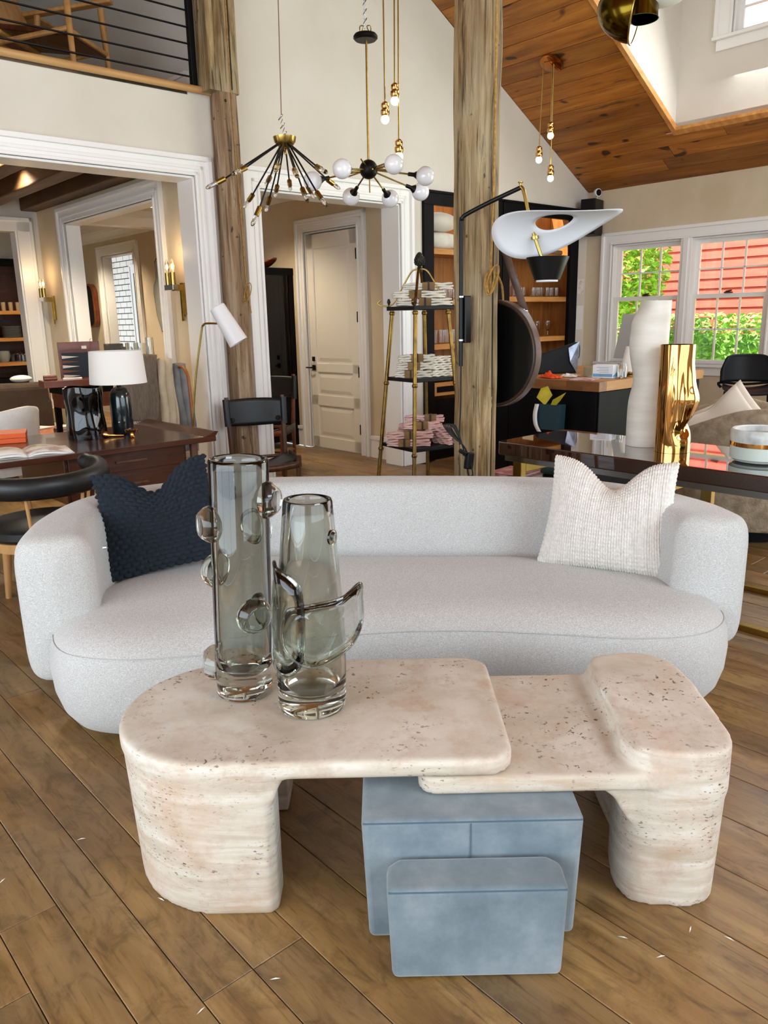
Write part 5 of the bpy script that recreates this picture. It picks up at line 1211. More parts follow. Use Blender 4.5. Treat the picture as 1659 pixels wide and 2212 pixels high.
# ---- sconces on the side room wall
def sconce(label, y, z):
    o = rthing('wall_sconce', label, 'sconce', -5.1, y, z, 0, 'brass twin candle sconces')
    MB().box(-.022, -.03, -.20, 0, .03, .06).build('backplate', 'brass', o, smooth=0, bevel=.002); MB().box(-.10, -.028, -.005, -.02, .028, .045).build('arm', 'brass', o, smooth=0, bevel=.002)
    MB().box(-.145, -.085, .0, -.10, .065, .042).build('crossbar', 'chrome', o, smooth=0, bevel=.002); MB().box(-.035, -.012, -.25, -.02, .012, -.0).build('stem', 'brass', o, smooth=0)
    for yy in (-.055, .035):
        MB().lathe([(.0001, .042), (.022, .042), (.022, .14), (.0001, .14)], 18, (-.122, yy, 0)).build('candle_sleeve', 'brass', o)
        b = MB().lathe([(.0001, .14), (.010, .14), (.019, .17), (.020, .19), (.012, .225), (.0001, .25)], 14, (-.122, yy, 0)).build('bulb', 'bulb_glass', o); MB().ball((-.122, yy, .185), 1, 8, 6, (.007, .007, .022)).build('filament', 'filament', b)
    l = bpy.data.lights.new('sconce_light', 'POINT'); l.energy = 2.0; l.color = (1, .72, .42); l.shadow_soft_size = .05; lo = bpy.data.objects.new('sconce_light', l); COL.objects.link(lo); lo.location = RT(-5.27, y, z+.30)
sconce('brass twin sconce on the wall beside the right jamb of the opening', .49, 1.72); sconce('brass twin sconce on the wall beyond the inner doorway', 3.52, 1.72)
def downlight(label, x, y, z, e=18, col=(1, .84, .62)):
    o = rthing('recessed_light', label, 'light', x, y, z)
    MB().lathe([(.055, -.004), (.075, -.006), (.075, .0), (.055, .0)], 28, loop=True).build('trim_ring', 'trim', o); MB().lathe([(.0001, -.003), (.055, -.003), (.055, -.001), (.0001, -.001)], 24).build('lamp_disc', 'downlight', o)
    l = bpy.data.lights.new('downlight', 'SPOT'); l.energy = e; l.color = col; l.spot_size = RD(130); l.spot_blend = .6; l.shadow_soft_size = .06; lo = bpy.data.objects.new('downlight', l); COL.objects.link(lo); lo.location = RT(x, y, z-.03)
downlight('recessed ceiling light between the dark beams', -5.89, 2.1, 2.898, 190)
downlight('recessed ceiling light in the hall beyond the inner doorway', -3.56, 4.1, 2.898, 170)
downlight('added unseen ceiling light in the hall above the panelled door', -3.95, 1.9, 2.898, 120)  # unseen lamp put in to brighten the hall
downlight('added ceiling light at the far end of the hall', -3.6, 6.6, 2.898, 220)  # extra lamp added to lift the far hall
downlight('added ceiling light over the backgammon sideboard', -6.35, 1.2, 2.898, 110)  # added fill for the side room
downlight('added ceiling light in the library by the black bookcase', -4.9, 5.6, 2.898, 90)  # added lamp that brightens the library corner
# ---- hall: mirrors, cabinet, boat shaped bowl
nm = rthing('wall_mirror', 'narrow dark mirror with rounded ends and gold edge in the far hall', 'mirror', HX, 7.72, 1.41)
pts = [( .17*math.cos(RD(a)), .17*math.sin(RD(a))*.9+(.56 if a <= 180 else .16)) for a in range(0, 360, 15)]
MB().yz(pts, -.10, -.02).build('frame', 'wood_red', nm, smooth=40); MB().yz([(y*.8, (z-.36)*.92+.36) for y, z in pts], -.104, -.10).build('glass', 'mirror_dark', nm); MB().tube([(-.09, y*1.01, (z-.36)*1.01+.36) for y, z in pts], .008, 6, True).build('gold_edge', 'gold', nm)
bm = rthing('wall_mirror', 'shaped frameless mirror with a scalloped outline in the far hall', 'mirror', HX, 5.10, 1.28)
P = [(0, 0), (.2, .06), (.32, .3), (.36, .62), (.34, .72), (.26, .80), (.24, .95), (.26, 1.04), (.2, 1.09), (0, 1.10)]; P = P+[(-y, z) for y, z in P[::-1]][1:-1]
MB().yz(P, -.03, -.012).build('backing', 'black_wood', bm, smooth=0); MB().yz([(y*.96, (z-.55)*.97+.55) for y, z in P], -.034, -.03).build('glass', 'mirror', bm, smooth=0)
cb_ = rthing('display_cabinet', 'tall black glazed display cabinet in the hall left of the door', 'cabinet', -3.14, 2.42)
for sx in (-1, 1):
    for sy in (-1, 1): MB().box(sx*.19-.03, sy*.42-.03, 0, sx*.19+.03, sy*.42+.03, 2.02).build('post', 'black_wood', cb_, smooth=0)
MB().box(-.23, -.46, 1.96, .22, .46, 2.04).build('top', 'black_wood', cb_, smooth=0, bevel=.004); MB().box(-.22, -.45, .06, .21, .45, .62).build('base', 'black_wood', cb_, smooth=0); MB().box(.18, -.44, .62, .2, .44, 1.96).build('back', 'black_wood', cb_, smooth=0)
for z in (1.0, 1.45): MB().box(-.18, -.40, z-.012, .18, .40, z).build('shelf', 'cabinet_glass', cb_, smooth=0)
MB().box(-.205, -.39, .62, -.20, .39, 1.96).build('pane', 'cabinet_glass', cb_, smooth=0); MB().box(-.16, -.435, .62, .16, -.43, 1.96).build('pane', 'cabinet_glass', cb_, smooth=0)
for (y, z, r, h, lb) in ((-.2, 1.452, .06, .13, 'round glass on the upper shelf of the display cabinet'), (-.05, 1.452, .05, .11, 'smaller glass on the upper shelf of the display cabinet'), (-.15, 1.002, .07, .06, 'shallow glass dish on the lower shelf of the display cabinet')):
    o = MB().lathe([(.0001, 0), (.02, 0), (r, h*.5), (r*.8, h), (r*.8-.004, h), (r-.004, h*.5), (.0001, .005)], 20).build('glass_bowl', 'clear_glass', loc=RT(-3.14, 2.42+y, z)); tag(o, lb, 'glass')
bo = rthing('wooden_bowl', 'boat shaped reddish wooden bowl on top of the display cabinet', 'bowl', -3.14, 2.30, 2.042)
k = MB().grid(lambda u, v_: ((v_-.5)*.22*math.sin(math.pi*(.06+.88*u)), (u-.5)*.62, .012+.10*(abs(2*u-1)**2)+.20*(v_-.5)**2*math.sin(math.pi*u)), 24, 10).build('hull', 'wood_red', bo, smooth=180); sd = k.modifiers.new('t', 'SOLIDIFY'); sd.thickness = .012; sd.offset = 1
# ---- tiled room beyond the far hall doorway
m = MB().box(-2.78, 5.4, 0, -1.2, 5.5, 2.95).box(-2.78, 11.0, 0, -1.2, 11.1, 2.95).box(-1.38, 9.42, 0, -1.2, 11.0, 2.95).box(-1.38, 5.5, 0, -1.2, 8.75, 2.95).box(-1.38, 8.75, 0, -1.2, 9.42, 1.0).box(-1.38, 8.75, 2.42, -1.2, 9.42, 2.95)
struct(m.build('wall_tiled_room', 'grout', smooth=0, room=True)); m = MB().box(-2.78, 5.4, 2.9, -1.2, 11.1, 2.95); struct(m.build('ceiling_tiled_room', 'plaster', smooth=0, room=True)); m = MB().box(-2.78, 5.4, -.1, -1.2, 11.1, 0); struct(m.build('floor_tiled_room', 'floor_oak', smooth=0, room=True))
tw = rthing('tiled_wall', 'white brick tile wall with dark joints in the far room', 'wall', -1.385, 9.42)
for r in range(17):
    z = 1.0+r*.112; y = .0-(.15 if r % 2 else 0)
    while y < 1.5:
        y0, y1 = max(y, 0), min(y+.30, 1.55)
        if y1-y0 > .03: MB().box(-.012, y0+.008, z+.008, 0, y1-.008, z+.104).build('tile', 'tile_white', tw, smooth=0)
        y += .30
w3 = bpy.data.objects.new('window_3', None); COL.objects.link(w3); w3.location = CN; w3.rotation_euler = (0, 0, RZ); struct(w3)
m = MB(); wcasing(m, 9.42, 8.75, 1.0, 2.42, -1.385, .16, False); m.build('window_frame', 'trim', w3, smooth=0); sash(w3, 9.40, 8.77, 1.68, 2.40, -1.32, 1, 1); sash(w3, 9.40, 8.77, 1.0, 1.72, -1.35, 1, 1)
foliage('tree', 'bright green tree outside the window of the tiled room', 'tree', dict(c=(1.2, 9.9, -.3), f=blob(.9, 1.6, 1.5, 2.0)), 5000, .08, 'leaf_light', 9, [(0, 0, 0), (.03, 0, 1.0), (0, 0, 2.0)])
# ---- wooden lounge chairs on the loft
def loft_chair(label, x, y, rz):
    o = rthing('lounge_chair', label, 'chair', x, y, 3.121, rz, 'wooden loft chairs')
    for sx in (-1, 1):
        MB().tube([(sx*.27, -.30, 0), (sx*.25, -.28, .58)], [.018, .024], 10).build('leg', 'oak_tan', o); MB().tube([(sx*.27, .32, 0), (sx*.25, .22, .60)], [.018, .024], 10).build('leg', 'oak_tan', o)
        MB().obox((sx*.25, .0, .60), (.075, .74, .028), (RD(-4), 0, 0)).build('armrest', 'oak_tan', o, smooth=0, bevel=.01, seg=3); MB().tube([(sx*.255, -.29, .30), (sx*.255, .27, .24)], .018, 8).build('side_rail', 'oak_tan', o)
    MB().obox((0, -.02, .31), (.50, .56, .04), (RD(8), 0, 0)).build('seat', 'walnut', o, smooth=0, bevel=.012, seg=3); MB().obox((0, .34, .56), (.50, .04, .56), (RD(-22), 0, 0)).build('backrest', 'oak_tan', o, smooth=0, bevel=.012, seg=3)
    MB().tube([(-.25, -.29, .28), (.25, -.29, .28)], .018, 8).build('front_rail', 'oak_tan', o); MB().tube([(-.25, .27, .24), (.25, .27, .24)], .018, 8).build('back_rail', 'oak_tan', o)
loft_chair('light wooden lounge chair nearest the loft railing', -5.98, .52, RD(40)); loft_chair('wooden lounge chair farther back at the left of the loft', -6.95, .95, RD(10))
tt = rthing('round_table', 'dark wooden table on the loft above the lounge chairs', 'table', -5.98, 1.85, 3.121)
MB().lathe([(.0001, .70), (.52, .70), (.56, .72), (.56, .735), (.0001, .74)], 40).build('table_top', 'oak_tan', tt); MB().lathe([(.0001, 0), (.2, 0), (.05, .05), (.04, .7), (.0001, .7)], 24).build('pedestal', 'oak_tan', tt)
# ================================================================== BRASS RACK WITH LINENS
RK = Vector((.295, 5.90, 0)); rkz = RD(33)
rk = thing('display_rack', 'tapering antique brass rack with three black shelves and a pinecone finial', 'rack', RK, rkz)
def half(z): return (.365-.16*z/1.53)/math.sqrt(2)
for sx in (-1, 1):
    for sy in (-1, 1):
        P = lambda z: (sx*half(z), sy*half(z), z)
        lg = MB().tube([P(0), P(1.514)], .0145, 12).build('leg', 'brass_old', rk)
        for z in (.485, .985, 1.495): MB().tube([P(z-.018), P(z-.01), P(z), P(z+.008)], [.017, .021, .021, .017], 12).build('collar', 'brass_old', lg)
for z, e in ((.50, 0), (1.00, 0), (1.51, .035)):
    h_ = half(z)+e-.004
    s_ = MB().box(-h_, -h_, z, h_, h_, z+.028).build('shelf', 'black_metal', rk, smooth=0, bevel=.004)
MB().lathe([(.0001, 1.80), (.012, 1.80), (.02, 1.805), (.012, 1.815), (.022, 1.823), (.033, 1.845), (.034, 1.865), (.026, 1.895), (.012, 1.912), (.0001, 1.917)], 20).build('pinecone_finial', 'iron_dark', rk)
m = MB()
for r in range(7):
    for j in range(9):
        a = 2*math.pi*(j+.5*(r % 2))/9; z = 1.832+r*.0115; rr_ = (.030, .034, .0345, .033, .029, .022, .014)[r]; m.ball((rr_*math.cos(a), rr_*math.sin(a), z), .0075, 6, 4)
m.build('pinecone_scales', 'iron_dark', rk)
hh = half(1.51)+.03
for sx in (-1, 1):
    for sy in (-1, 1):
        P = smoothpath([(sx*(hh+.03), sy*(hh+.03), 1.585), (sx*(hh+.045), sy*(hh+.045), 1.565), (sx*(hh+.02), sy*(hh+.02), 1.545), (sx*hh*.8, sy*hh*.8, 1.56), (sx*hh*.45, sy*hh*.45, 1.70), (sx*hh*.22, sy*hh*.22, 1.785), (0, 0, 1.80)], 6)
        MB().tube(P, .006, 6, squash=(1, 1.8)).build('scroll_arm', 'brass_old', rk); MB().lathe([(.0001, 1.54), (.012, 1.54), (.006, 1.552), (.014, 1.57), (.009, 1.59), (.0001, 1.597)], 12, (sx*hh*.93, sy*hh*.93, 0)).build('small_finial', 'iron_dark', rk)
def bundle(name, label, group, material, x, y, z, rz, L_=.30, w_=.075, h_=.05, band=True, bx_=0.0):
    o = thing('napkin_bundle', label, 'napkins', RK+Vector((x, y, z)), rz, group); r = random.Random(int(x*1000)+int(z*777)+int(y*91))
    m = MB(); k = 3
    for i in range(k):
        zc = h_*(i+.5)/k
        def fn(u, v_, zc=zc, i=i):
            a = 2*math.pi*v_; c, s = math.cos(a), math.sin(a); xx = (u-.5)*L_*(1+.03*math.sin(i*2.1)); e = min(1, (1-abs(2*u-1))*9)**.5
            return (xx, w_/2*math.copysign(abs(c)**.5, c)*(.88+.12*e)+.004*math.sin(u*21+i), zc+h_/k*.52*math.copysign(abs(s)**.6, s)*(.7+.3*e)+.003*math.sin(u*17+i*2))
        m.grid(fn, 14, 14, False, True); b0 = len(m.v)-14*14
        m.f += [tuple(b0+j for j in range(14))[::-1], tuple(b0+13*14+j for j in range(14))]
    m.build('napkins', material, o, smooth=60)
    if band:
        MB().prism(rrect(-.045, -w_/2-.004, .045, w_/2+.004, .004), -.0, h_+.004).tf(Matrix.Translation((bx_, 0, -.001))).build('kraft_band', 'kraft', o, smooth=0)
        for dx in (-.004, .004): MB().tube([(bx_+dx, -w_/2-.007, 0), (bx_+dx, -w_/2-.007, h_+.006), (bx_+dx, w_/2+.007, h_+.006), (bx_+dx, w_/2+.007, 0)], .0028, 6).build('string', 'leather_rim', o)
    return o
gz1, gz2, gz3 = 1.539, 1.029, .529
def bun(lbl, mt, x, y, z, rz, grp, **kw): bundle('napkin_bundle', lbl, grp, mt, x, y, z, rz, **kw)
G1 = 'white napkin bundles on the top shelf'
bun('white napkin bundle lowest on the top rack shelf', 'towel_white', .03, -.07, gz1, RD(4), G1, L_=.40)
bun('white napkin bundle in the middle of the top rack pile', 'towel_white', -.01, -.04, gz1+.055, RD(6), G1, L_=.38, bx_=-.03)
bun('white napkin bundle topmost on the rack', 'towel_white', .06, .0, gz1+.112, RD(3), G1, L_=.36, bx_=.0)
bun('white napkin bundle at the back of the top rack shelf', 'towel_white', .0, .08, gz1, RD(0), G1, L_=.34, band=False)
G2 = 'white napkin bundles on the middle shelf'
for i in range(3):
    bun(['white napkin bundle lowest at the left of the middle rack shelf', 'white napkin bundle second in the left pile of the middle shelf', 'white napkin bundle topmost of the left pile on the middle shelf'][i], 'towel_white', -.055+.012*i, -.09+.012*i, gz2+i*.057, RD(-4+5*i), G2, L_=.27, bx_=-.02+.01*i)
    bun(['white rolled napkin lowest at the right of the middle rack shelf', 'white rolled napkin second in the right pile of the middle shelf', 'white rolled napkin topmost of the right pile on the middle shelf'][i], 'towel_white', .15-.006*i, -.02+.01*i, gz2+i*.05, RD(38), G2, L_=.20, w_=.06, h_=.046, band=False)
G3 = 'pink napkin bundles on the bottom shelf'
names = ['pink napkin bundle lowest at the left front of the bottom shelf', 'pink napkin bundle second from below at the left front of the bottom shelf', 'pink napkin bundle lying higher in the middle of the bottom shelf', 'pink napkin bundle at the top back of the bottom shelf pile']
bun(names[0], 'towel_pink', -.10, -.15, gz3, RD(-6), G3, L_=.32, bx_=-.03); bun(names[1], 'towel_pink', -.09, -.13, gz3+.055, RD(2), G3, L_=.34, bx_=-.0)
bun(names[2], 'towel_pink', .0, -.03, gz3+.112, RD(10), G3, L_=.28, bx_=.0); bun(names[3], 'towel_pink', .03, .08, gz3+.15, RD(-8), G3, L_=.30, bx_=.05); bun('pink napkin bundle hidden under the top back one of the bottom shelf', 'towel_pink', -.0, .09, gz3, RD(-8), G3, L_=.34, h_=.14, w_=.11, band=False)
for i in range(8):
    bun('rolled pink napkin in the heap at the right of the bottom shelf', 'towel_pink', .15+.045*(i % 3)-.01*(i//3), -.06+.055*(i % 3), gz3+.046*(i//3), RD(-52+4*i), G3, L_=.20, w_=.05, h_=.042, band=False)
# ================================================================== LAMP, ROPE AND MIRROR ON THE POST
wl = thing('wall_lamp', 'black swing arm lamp with a white oval reflector fixed to the post', 'lamp', (.445, 4.22, 1.20))
p0 = Vector((.445, 4.22, 1.20)); L_ = lambda *a: tuple(Vector(a)-p0)
bx_ = Vector((.405, 4.20))
MB().tube(smoothpath([L_(.424, 4.19, 1.20), L_(.424, 4.19, 1.55), L_(.424, 4.19, 1.90), L_(.428, 4.18, 1.935), L_(.447, 4.17, 1.955), L_(.56, 4.12, 2.005), L_(.697, 4.05, 2.058)], 6), .011, 10).build('swing_arm', 'black_metal', wl)
MB().obox(L_(.447, 4.215, 1.44), (.045, .05, .24), (0, 0, RZ)).build('mount_plate', 'black_metal', wl, smooth=0, bevel=.004)
for z in (1.335, 1.555): MB().lathe([(.0001, -.004), (.0145, -.004), (.0145, .004), (.0001, .004)], 16, L_(.424, 4.19, z)).build('collar', 'chrome', wl)
MB().lathe([(.0001, -.008), (.006, -.008), (.006, .02), (.012, .022), (.012, .027), (.0001, .027)], 14, L_(.697, 4.05, 2.058)).build('pivot_knob', 'brass', wl)
MB().tube(smoothpath([L_(.697, 4.05, 2.062), L_(.712, 4.04, 2.04), L_(.735, 4.02, 1.93), L_(.765, 4.0, 1.82), L_(.80, 3.99, 1.72)], 5), .009, 10).build('brass_rod', 'brass', wl)
# reflector: curved oval sheet with an oval hole
c_ = Vector((.842, 3.965, 1.870)); e1 = Vector((.285, -.06, .026)); e2 = Vector((.0, -.11, .088)); e3 = e1.cross(e2).normalized()
def rf(u, v_):
    a = 2*math.pi*u; O = Vector((math.cos(a)*(1+.12*max(0, math.cos(a))**6), math.sin(a)*(1-.18*math.cos(a)))); I = Vector((.0+.30*math.cos(a), .26+.42*math.sin(a))); q = I.lerp(O, v_)
    return c_-p0+e1*q.x+e2*q.y+e3*(.045*q.y*q.y-.03*q.x*q.x+.05*q.x*q.y)
k = MB().grid(rf, 64, 8, True, False).build('reflector', 'reflector_white', wl, smooth=180); sd = k.modifiers.new('t', 'SOLIDIFY'); sd.thickness = .003
M_ = Matrix.Translation(L_(.764, 4.0, 1.822)) @ Vector((.2, 0, -1)).to_track_quat('Z', 'Y').to_matrix().to_4x4()
MB().lathe([(.0001, -.006), (.020, -.006), (.020, .008), (.0001, .008)], 18).tf(M_).build('rod_collar', 'brass', wl)
M_ = Matrix.Translation(L_(.826, 3.985, 1.672)) @ Matrix.Rotation(RD(0), 4, 'Y')
k = MB().lathe([(.104, .056), (.062, -.052), (.059, -.052), (.101, .056)], 40, loop=True).tf(M_).build('shade_cone', 'black_metal', wl)
MB().lathe([(.0001, -.060), (.052, -.060), (.054, -.050), (.0001, -.048)], 32).tf(M_).build('diffuser', 'lamp_white', wl); MB().lathe([(.0001, -.04), (.014, -.04), (.014, .05), (.0001, .05)], 16).tf(M_).build('lamp_holder', 'brass', wl)
P = smoothpath([L_(.424, 4.19, 1.20), L_(.424, 4.19, 1.0), L_(.418, 4.195, .85), L_(.42, 4.19, .78)], 6); MB().tube(P, .004, 6).build('power_cord', 'cord_black', wl)
cc = thing('power_cord', 'coiled black cable hanging on the lower part of the thick post', 'cord', (.435, 4.19, .72))
for i in range(5):
    s = .9+.12*i; P = smoothpath([(0, -.005*i, .06), (-.05*s, -.01*i, .12), (-.075*s, -.01, .17), (-.04*s, -.012, .16), (.0, -.01, .05), (.02, -.01, -.04), (.035*s, -.012*i*.4, -.12*s), (.055, -.01, -.10), (.03, -.008, .0)], 6, True); MB().tube(P, .0035, 6, True).build('loop', 'cord_black', cc)
MB().obox((.035, .0, -.03), (.05, .03, .09), (0, RD(8), RZ)).build('transformer', 'black_plastic', cc, smooth=0, bevel=.006); MB().obox((.0, -.01, .02), (.045, .03, .02), (0, RD(30), 0)).build('cable_tie', 'black_plastic', cc, smooth=0, bevel=.004)
# rope knots
def rope(label, base, pts, knot, tail, r=.006):
    o = thing('rope', label, 'rope', base); b = Vector(base); MB().tube([Vector(p)-b for p in smoothpath(pts, 4)], r, 6).build('cord', 'twine', o)
    kx = Vector(knot)-b
    for i in range(4):
        P = [(kx.x+(.010+.011*(i % 2)+.004*i)*math.sin(RD(a)+.25*i)+.006*(i-1.5), kx.y-.007*i+.006*math.cos(RD(a)*2+i), kx.z-.045+(.040+.012*i)*math.cos(RD(a))) for a in range(0, 360, 24)]; MB().tube(P, r*.95, 6, True).build('knot_loop', 'twine', o)
    if tail: MB().tube([Vector(p)-b for p in smoothpath(tail, 5)], r, 6).build('tail', 'twine', o)
    return o
rope('twisted rope tied in a knot on the thick post', (.60, 4.245, 1.60), [(.602, 4.275, 4.6), (.602, 4.272, 3.0), (.598, 4.262, 2.2), (.588, 4.253, 1.80), (.582, 4.245, 1.70)], (.580, 4.235, 1.68), [(.585, 4.24, 1.68), (.62, 4.26, 1.665), (.655, 4.32, 1.61), (.67, 4.37, 1.54)])
kp = RT(-4.905, -.165, 1.70)
rope('thin twine tied in a knot on the weathered post', kp, [RT(-4.935, -.172, 4.2), RT(-4.935, -.168, 3.0), RT(-4.915, -.168, 2.3), RT(-4.905, -.168, 1.74)], RT(-4.905, -.17, 1.72), [RT(-4.905, -.172, 1.68), RT(-4.89, -.172, 1.6), RT(-4.872, -.168, 1.52)], .0042)
# round mirror on a strap
ctr = Vector((.652, 4.46, 1.247)); rm = thing('round_mirror', 'round dark mirror in a brown leather rim hung from the post by a strap', 'mirror', ctr, RZ)
TX = Matrix.Rotation(RD(90), 4, 'Y')
MB().lathe([(.0001, -.012), (.275, -.012), (.275, .012), (.0001, .012)], 64).tf(TX).build('disc', 'mirror_dark', rm)
MB().lathe([(.274, -.030), (.282, -.034), (.288, -.03), (.290, .0), (.288, .03), (.274, .030), (.274, .0)], 64, loop=True).tf(TX).build('rim', 'leather_rim', rm)
MB().lathe([(.2885, -.022), (.294, -.022), (.294, .022), (.2885, .022)], 64, loop=True).tf(TX).build('strap_band', 'leather_strap', rm)
def ribbon(pts, w_, side, name, material, par, th=.006):
    P = [Vector(p) for p in pts]; s = Vector(side).normalized()*w_/2
    m = MB().grid(lambda u, v_: P[round(u*(len(P)-1))]+s*(2*v_-1), len(P), 2); k = m.build(name, material, par, smooth=60); sd = k.modifiers.new('t', 'SOLIDIFY'); sd.thickness = th; sd.offset = 0
inv = (Matrix.Translation(ctr) @ Matrix.Rotation(RZ, 4, 'Z')).inverted()
T_ = lambda p: inv @ Vector(p)
A = T_((.672, 4.42, 1.83)); Bp = T_((.790, 4.385, 1.482)); Cp = T_((.825, 4.33, 1.36))
ribbon([A, A.lerp(Bp, .5), Bp], .042, (.6, -.8, 0), 'strap', 'leather_strap', rm); ribbon([Bp, Bp.lerp(Cp, .4)+Vector((0, -.015, .0)), Cp], .05, (1, .1, 0), 'strap', 'leather_strap', rm)
MB().obox(tuple(Bp), (.05, .012, .02), (0, 0, 0)).build('buckle', 'steel_frame', rm, smooth=0, bevel=.003); MB().obox(tuple(Bp.lerp(Cp, .75)), (.055, .03, .018), (0, 0, 0)).build('strap_keeper', 'leather_strap', rm, smooth=0, bevel=.004)
MB().ball(tuple(A), .012, 10, 8).build('hook', 'brass', rm)
# ================================================================== HANGING LAMPS
c1 = thing('chandelier', 'brass and black sputnik chandelier with many drooping bulb arms', 'chandelier', (-.487, 4.5, 2.347)); O = Vector((-.487, 4.5, 2.347))
MB().lathe([(.0001, 0), (.02, .0), (.042, .012), (.056, .030), (.062, .055), (.0600, .055), (.0001, .05)], 36).build('canopy_bowl', 'brass', c1); MB().lathe([(.0001, -.03), (.006, -.03), (.008, -.012), (.0001, -.0)], 12).build('finial', 'brass', c1)
tips = [(-.8, 2.18), (-.62, 2.26), (-.66, 2.2), (-.71, 2.15), (-.58, 2.21), (-.62, 2.14), (-.62, 2.03), (-.51, 2.24), (-.49, 2.2), (-.4, 2.2), (-.41, 2.18), (-.38, 2.1), (-.31, 2.09), (-.28, 2.23), (-.3, 2.2)]
sg = [-1, 1, -1, 1, 1, 1, -1, 1, -1, 1, -1, -1, -1, 1, -1]
for (x, z), s in zip(tips, sg):
    dx, dz = x-O.x, z-O.z; L2 = .375; dy = s*math.sqrt(max(.0004, L2*L2-dx*dx-dz*dz)); d = Vector((dx, dy, dz)); ln = d.length; n_ = d.normalized(); a0 = Vector((n_.x*.045, n_.y*.045, .018))
    ar = MB().tube([a0, d], .0045, 8).build('arm', 'black_metal', c1); tq = n_.to_track_quat('Z', 'Y').to_matrix().to_4x4(); MM = Matrix.Translation(d) @ tq
    MB().lathe([(.0001, -.004), (.0135, -.004), (.0135, .045), (.0105, .045), (.0001, .04)], 14).tf(MM).build('socket', 'brass', ar); MB().lathe([(.0001, .045), (.009, .045), (.0115, .07), (.011, .095), (.006, .108), (.0001, .111)], 12).tf(MM).build('bulb', 'bulb_glass', ar)
for i in range(5): MB().tube([(.004*math.cos(RD(a))*(1 if i % 2 else 2.2)*1.4-.004*i, .009*math.sin(RD(a))*(0 if i % 2 else 1)+.006*math.cos(RD(a))*(i % 2), .068+.021*i+.014*math.sin(RD(a+90))) for a in range(0, 360, 30)], .0018, 5, True).build('chain_link', 'chrome', c1)
MB().tube([(-.012, 0, .16), (.0, 0, .7), (.012, 0, 2.6)], .0028, 5).build('wire', 'wire_copper', c1)
c2 = thing('chandelier', 'black and brass chandelier with white glass globes on a long rod', 'chandelier', (-.049, 5.0, 2.32)); O = Vector((-.049, 5, 2.32))
MB().ball((0, 0, 0), .055, 24, 16).build('hub', 'black_metal', c2); MB().tube([(0, 0, .05), (.004, 0, .70)], .0065, 10).build('rod', 'brass', c2)
MB().lathe([(.0001, .69), (.06, .69), (.07, .70), (.07, .712), (.062, .722), (.0001, .724)], 36).build('canopy', 'black_metal', c2)
for s in (-1, 1): MB().tube(smoothpath([(.01*s, 0, .724), (.03*s, .01, .74), (.03*s, -.01, .76), (.01*s, .005, .765), (.02*s, 0, .735)], 5), .003, 6).build('wire_coil', 'brass', c2)
for i in range(10): MB().tube([(.005*math.cos(RD(a))*(2 if i % 2 else 1), .009*math.sin(RD(a))*(1 if i % 2 else 0)+.0*i, .765+.024*i+.016*math.sin(RD(a+90))) for a in range(0, 360, 30)], .002, 5, True).build('chain_link', 'steel_frame', c2)
MB().tube([(0, 0, 1.0), (0, 0, 2.6)], .004, 6).build('cord', 'cord_black', c2)
gl = [(-.374, 2.239, -.14), (-.195, 2.274, -.30), (-.166, 2.204, .24), (.097, 2.292, -.30), (.081, 2.191, .26), (.282, 2.257, -.12), (.268, 2.213, .16)]
for x, z, dy in gl:
    p = Vector((x, 5+dy, z))-O; n_ = p.normalized(); ar = MB().tube([n_*.04, p-n_*.05], .005, 8).build('arm', 'brass', c2)
    MM = Matrix.Translation(p) @ n_.to_track_quat('Z', 'Y').to_matrix().to_4x4(); MB().lathe([(.0001, -.105), (.011, -.105), (.012, -.07), (.030, -.040), (.034, -.036), (.0001, -.034)], 18).tf(MM).build('cup', 'black_metal', ar); MB().ball(tuple(p), .054, 24, 16).build('globe', 'globe_white', ar)
for i in range(6):
    a = i*math.pi/6+.2; d = Vector((math.cos(a)*.13, math.sin(a)*.13, .035*math.sin(i*2.3))); MB().tube([-d, d], .0045, 8).build('cross_rod', 'brass', c2)
MB().tube([(.004, 0, -.05), (.004, 0, -.13)], .004, 6).build('drop_pin', 'brass', c2)
def pendant(label, p, top, group, s=1.0):
    o = thing('pendant_lamp', label, 'pendant lamp', p, 0, group)
    MB().tube([(0, 0, .13*s), (top[0]-p[0], top[1]-p[1], top[2]-p[2])], .0055*s, 6).build('cord', 'brass', o)
    MB().lathe([(.0001, .035*s), (.026*s, .035*s), (.033*s, .05*s), (.033*s, .075*s), (.024*s, .085*s), (.029*s, .098*s), (.029*s, .118*s), (.015*s, .132*s), (.0001, .135*s)], 18).build('socket', 'gold', o)
    MB().ball((0, 0, .012*s), .030*s, 16, 12, (1, 1, 1.05)).build('bulb', 'bulb_warm', o)
g_ = 'bare bulb pendants before the gable wall'
pendant('bare bulb pendant hanging lowest of the three before the white gable wall', (.169, 6.3, 2.619), (.19, 6.3, 5.0), g_); pendant('bare bulb pendant hanging highest of the three before the gable wall', (.144, 6.3, 3.0), (.165, 6.3, 5.0), g_); pendant('bare bulb pendant left and middle high of the three before the gable wall', (.07, 6.3, 2.876), (.075, 6.3, 5.0), g_)
g_ = 'bare bulb pendants under the wood ceiling'
pendant('bare bulb pendant hanging lowest under the sloped wood ceiling', (1.684, 8.1, 2.733), (1.69, 8.13, 3.78), g_); pendant('bare bulb pendant hanging highest under the sloped wood ceiling', (1.677, 8.12, 3.118), (1.685, 8.15, 3.78), g_); pendant('bare bulb pendant leftmost under the sloped wood ceiling', (1.567, 8.1, 2.902), (1.60, 8.16, 3.77), g_)
cn_ = rthing('ceiling_canopy', 'round copper canopy of the pendants on the sloped wood ceiling', 'canopy', -1.714, -.691, cz(-1.714)-.012)
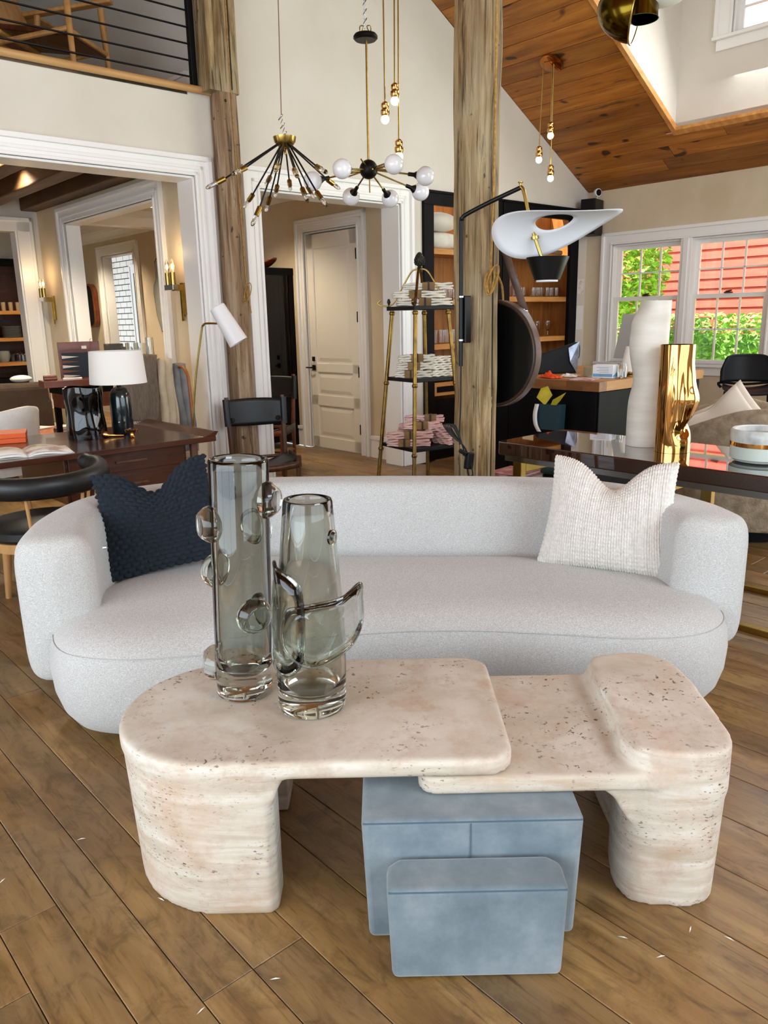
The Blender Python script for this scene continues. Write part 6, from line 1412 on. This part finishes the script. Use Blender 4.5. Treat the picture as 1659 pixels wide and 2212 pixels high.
nrm = Vector((CS, 0, 1)).normalized(); MM = nrm.to_track_quat('Z', 'Y').to_matrix().to_4x4(); MB().lathe([(.0001, -.025), (.10, -.025), (.112, -.015), (.112, .0), (.0001, .0)], 36).tf(MM).build('disc', mat('copper', '#b8763a', '#a5652c', .18, 1, ns=3), cn_)
bd = thing('pendant_lamp', 'brass dome pendant with a white inner shade at the upper right', 'pendant lamp', (1.325, 4.4, 2.935))
tl = Vector((.90, -.36, -.20)).normalized().to_track_quat('Z', 'Y').to_matrix().to_4x4() @ Matrix.Diagonal((1, 1, 1.3, 1))
MB().lathe([(.148, 0)]+[(.15*math.cos(RD(a)), -.15*math.sin(RD(a))) for a in range(3, 90, 7)]+[(.0001, -.15), (.0001, -.146)]+[(.146*math.cos(RD(a)), -.146*math.sin(RD(a))) for a in range(87, 0, -7)]+[(.146, 0)], 40).tf(tl).build('outer_dome', 'bronze_dome', bd)
MB().tube([tuple(tl @ Vector((.151*math.cos(RD(a)), .151*math.sin(RD(a)), 0))) for a in range(0, 360, 9)], .005, 8, True).build('rim', 'brass', bd)
MB().lathe([(.09, -.09), (.075, .10), (.060, .135), (.0001, .14), (.0001, .136), (.056, .131), (.071, .1), (.086, -.09)], 32, (.02, 0, .045)).build('inner_cylinder', 'bronze_dome', bd); MB().lathe([(.0001, -.088), (.084, -.088), (.084, -.07), (.0001, -.07)], 28, (.02, 0, .045)).build('diffuser', 'lamp_white', bd)
MB().tube([(.045, 0, .15), (.05, 0, 2.0)], .006, 8).build('rod', 'brass', bd)
o = MB().ball((0, 0, 0), 1, 24, 16, (.12, .12, .05)).build('shade_cap', 'lamp_white', bd, loc=(.12, -.02, .06))
pendant('white lit bulb pendant at the right picture edge before the upper window', (2.06, 4.4, 2.84), (2.06, 4.4, 4.9), 'single bulb by the upper window', 1.2)
# splinters and straw on the floor
rs = random.Random(3)
for i, (x, y, a) in enumerate([(-.90, 1.97, .3), (-.60, 1.72, -.6), (-.27, 1.46, .1), (.62, 1.50, .2), (.72, 1.58, 1.0), (.80, 1.55, -.8), (-1.05, 1.80, 1.2), (-.75, 2.25, .4), (.55, 1.56, -.4), (-.42, 1.38, .9)]):
    o = MB().add([(-.012, 0, 0), (0, -.0012, .001), (.013, .001, 0), (.002, .0018, .0022), (0, .001, -.0)], [(0, 1, 3), (1, 2, 3), (0, 3, 4), (3, 2, 4), (0, 4, 1), (4, 2, 1)]).build('wood_splinter', 'paper', smooth=0, loc=(x, y, .0015), rot=(0, 0, a)); tag(o, 'tiny pale splinter lying on the plank floor', 'splinter', 'splinters on the floor')
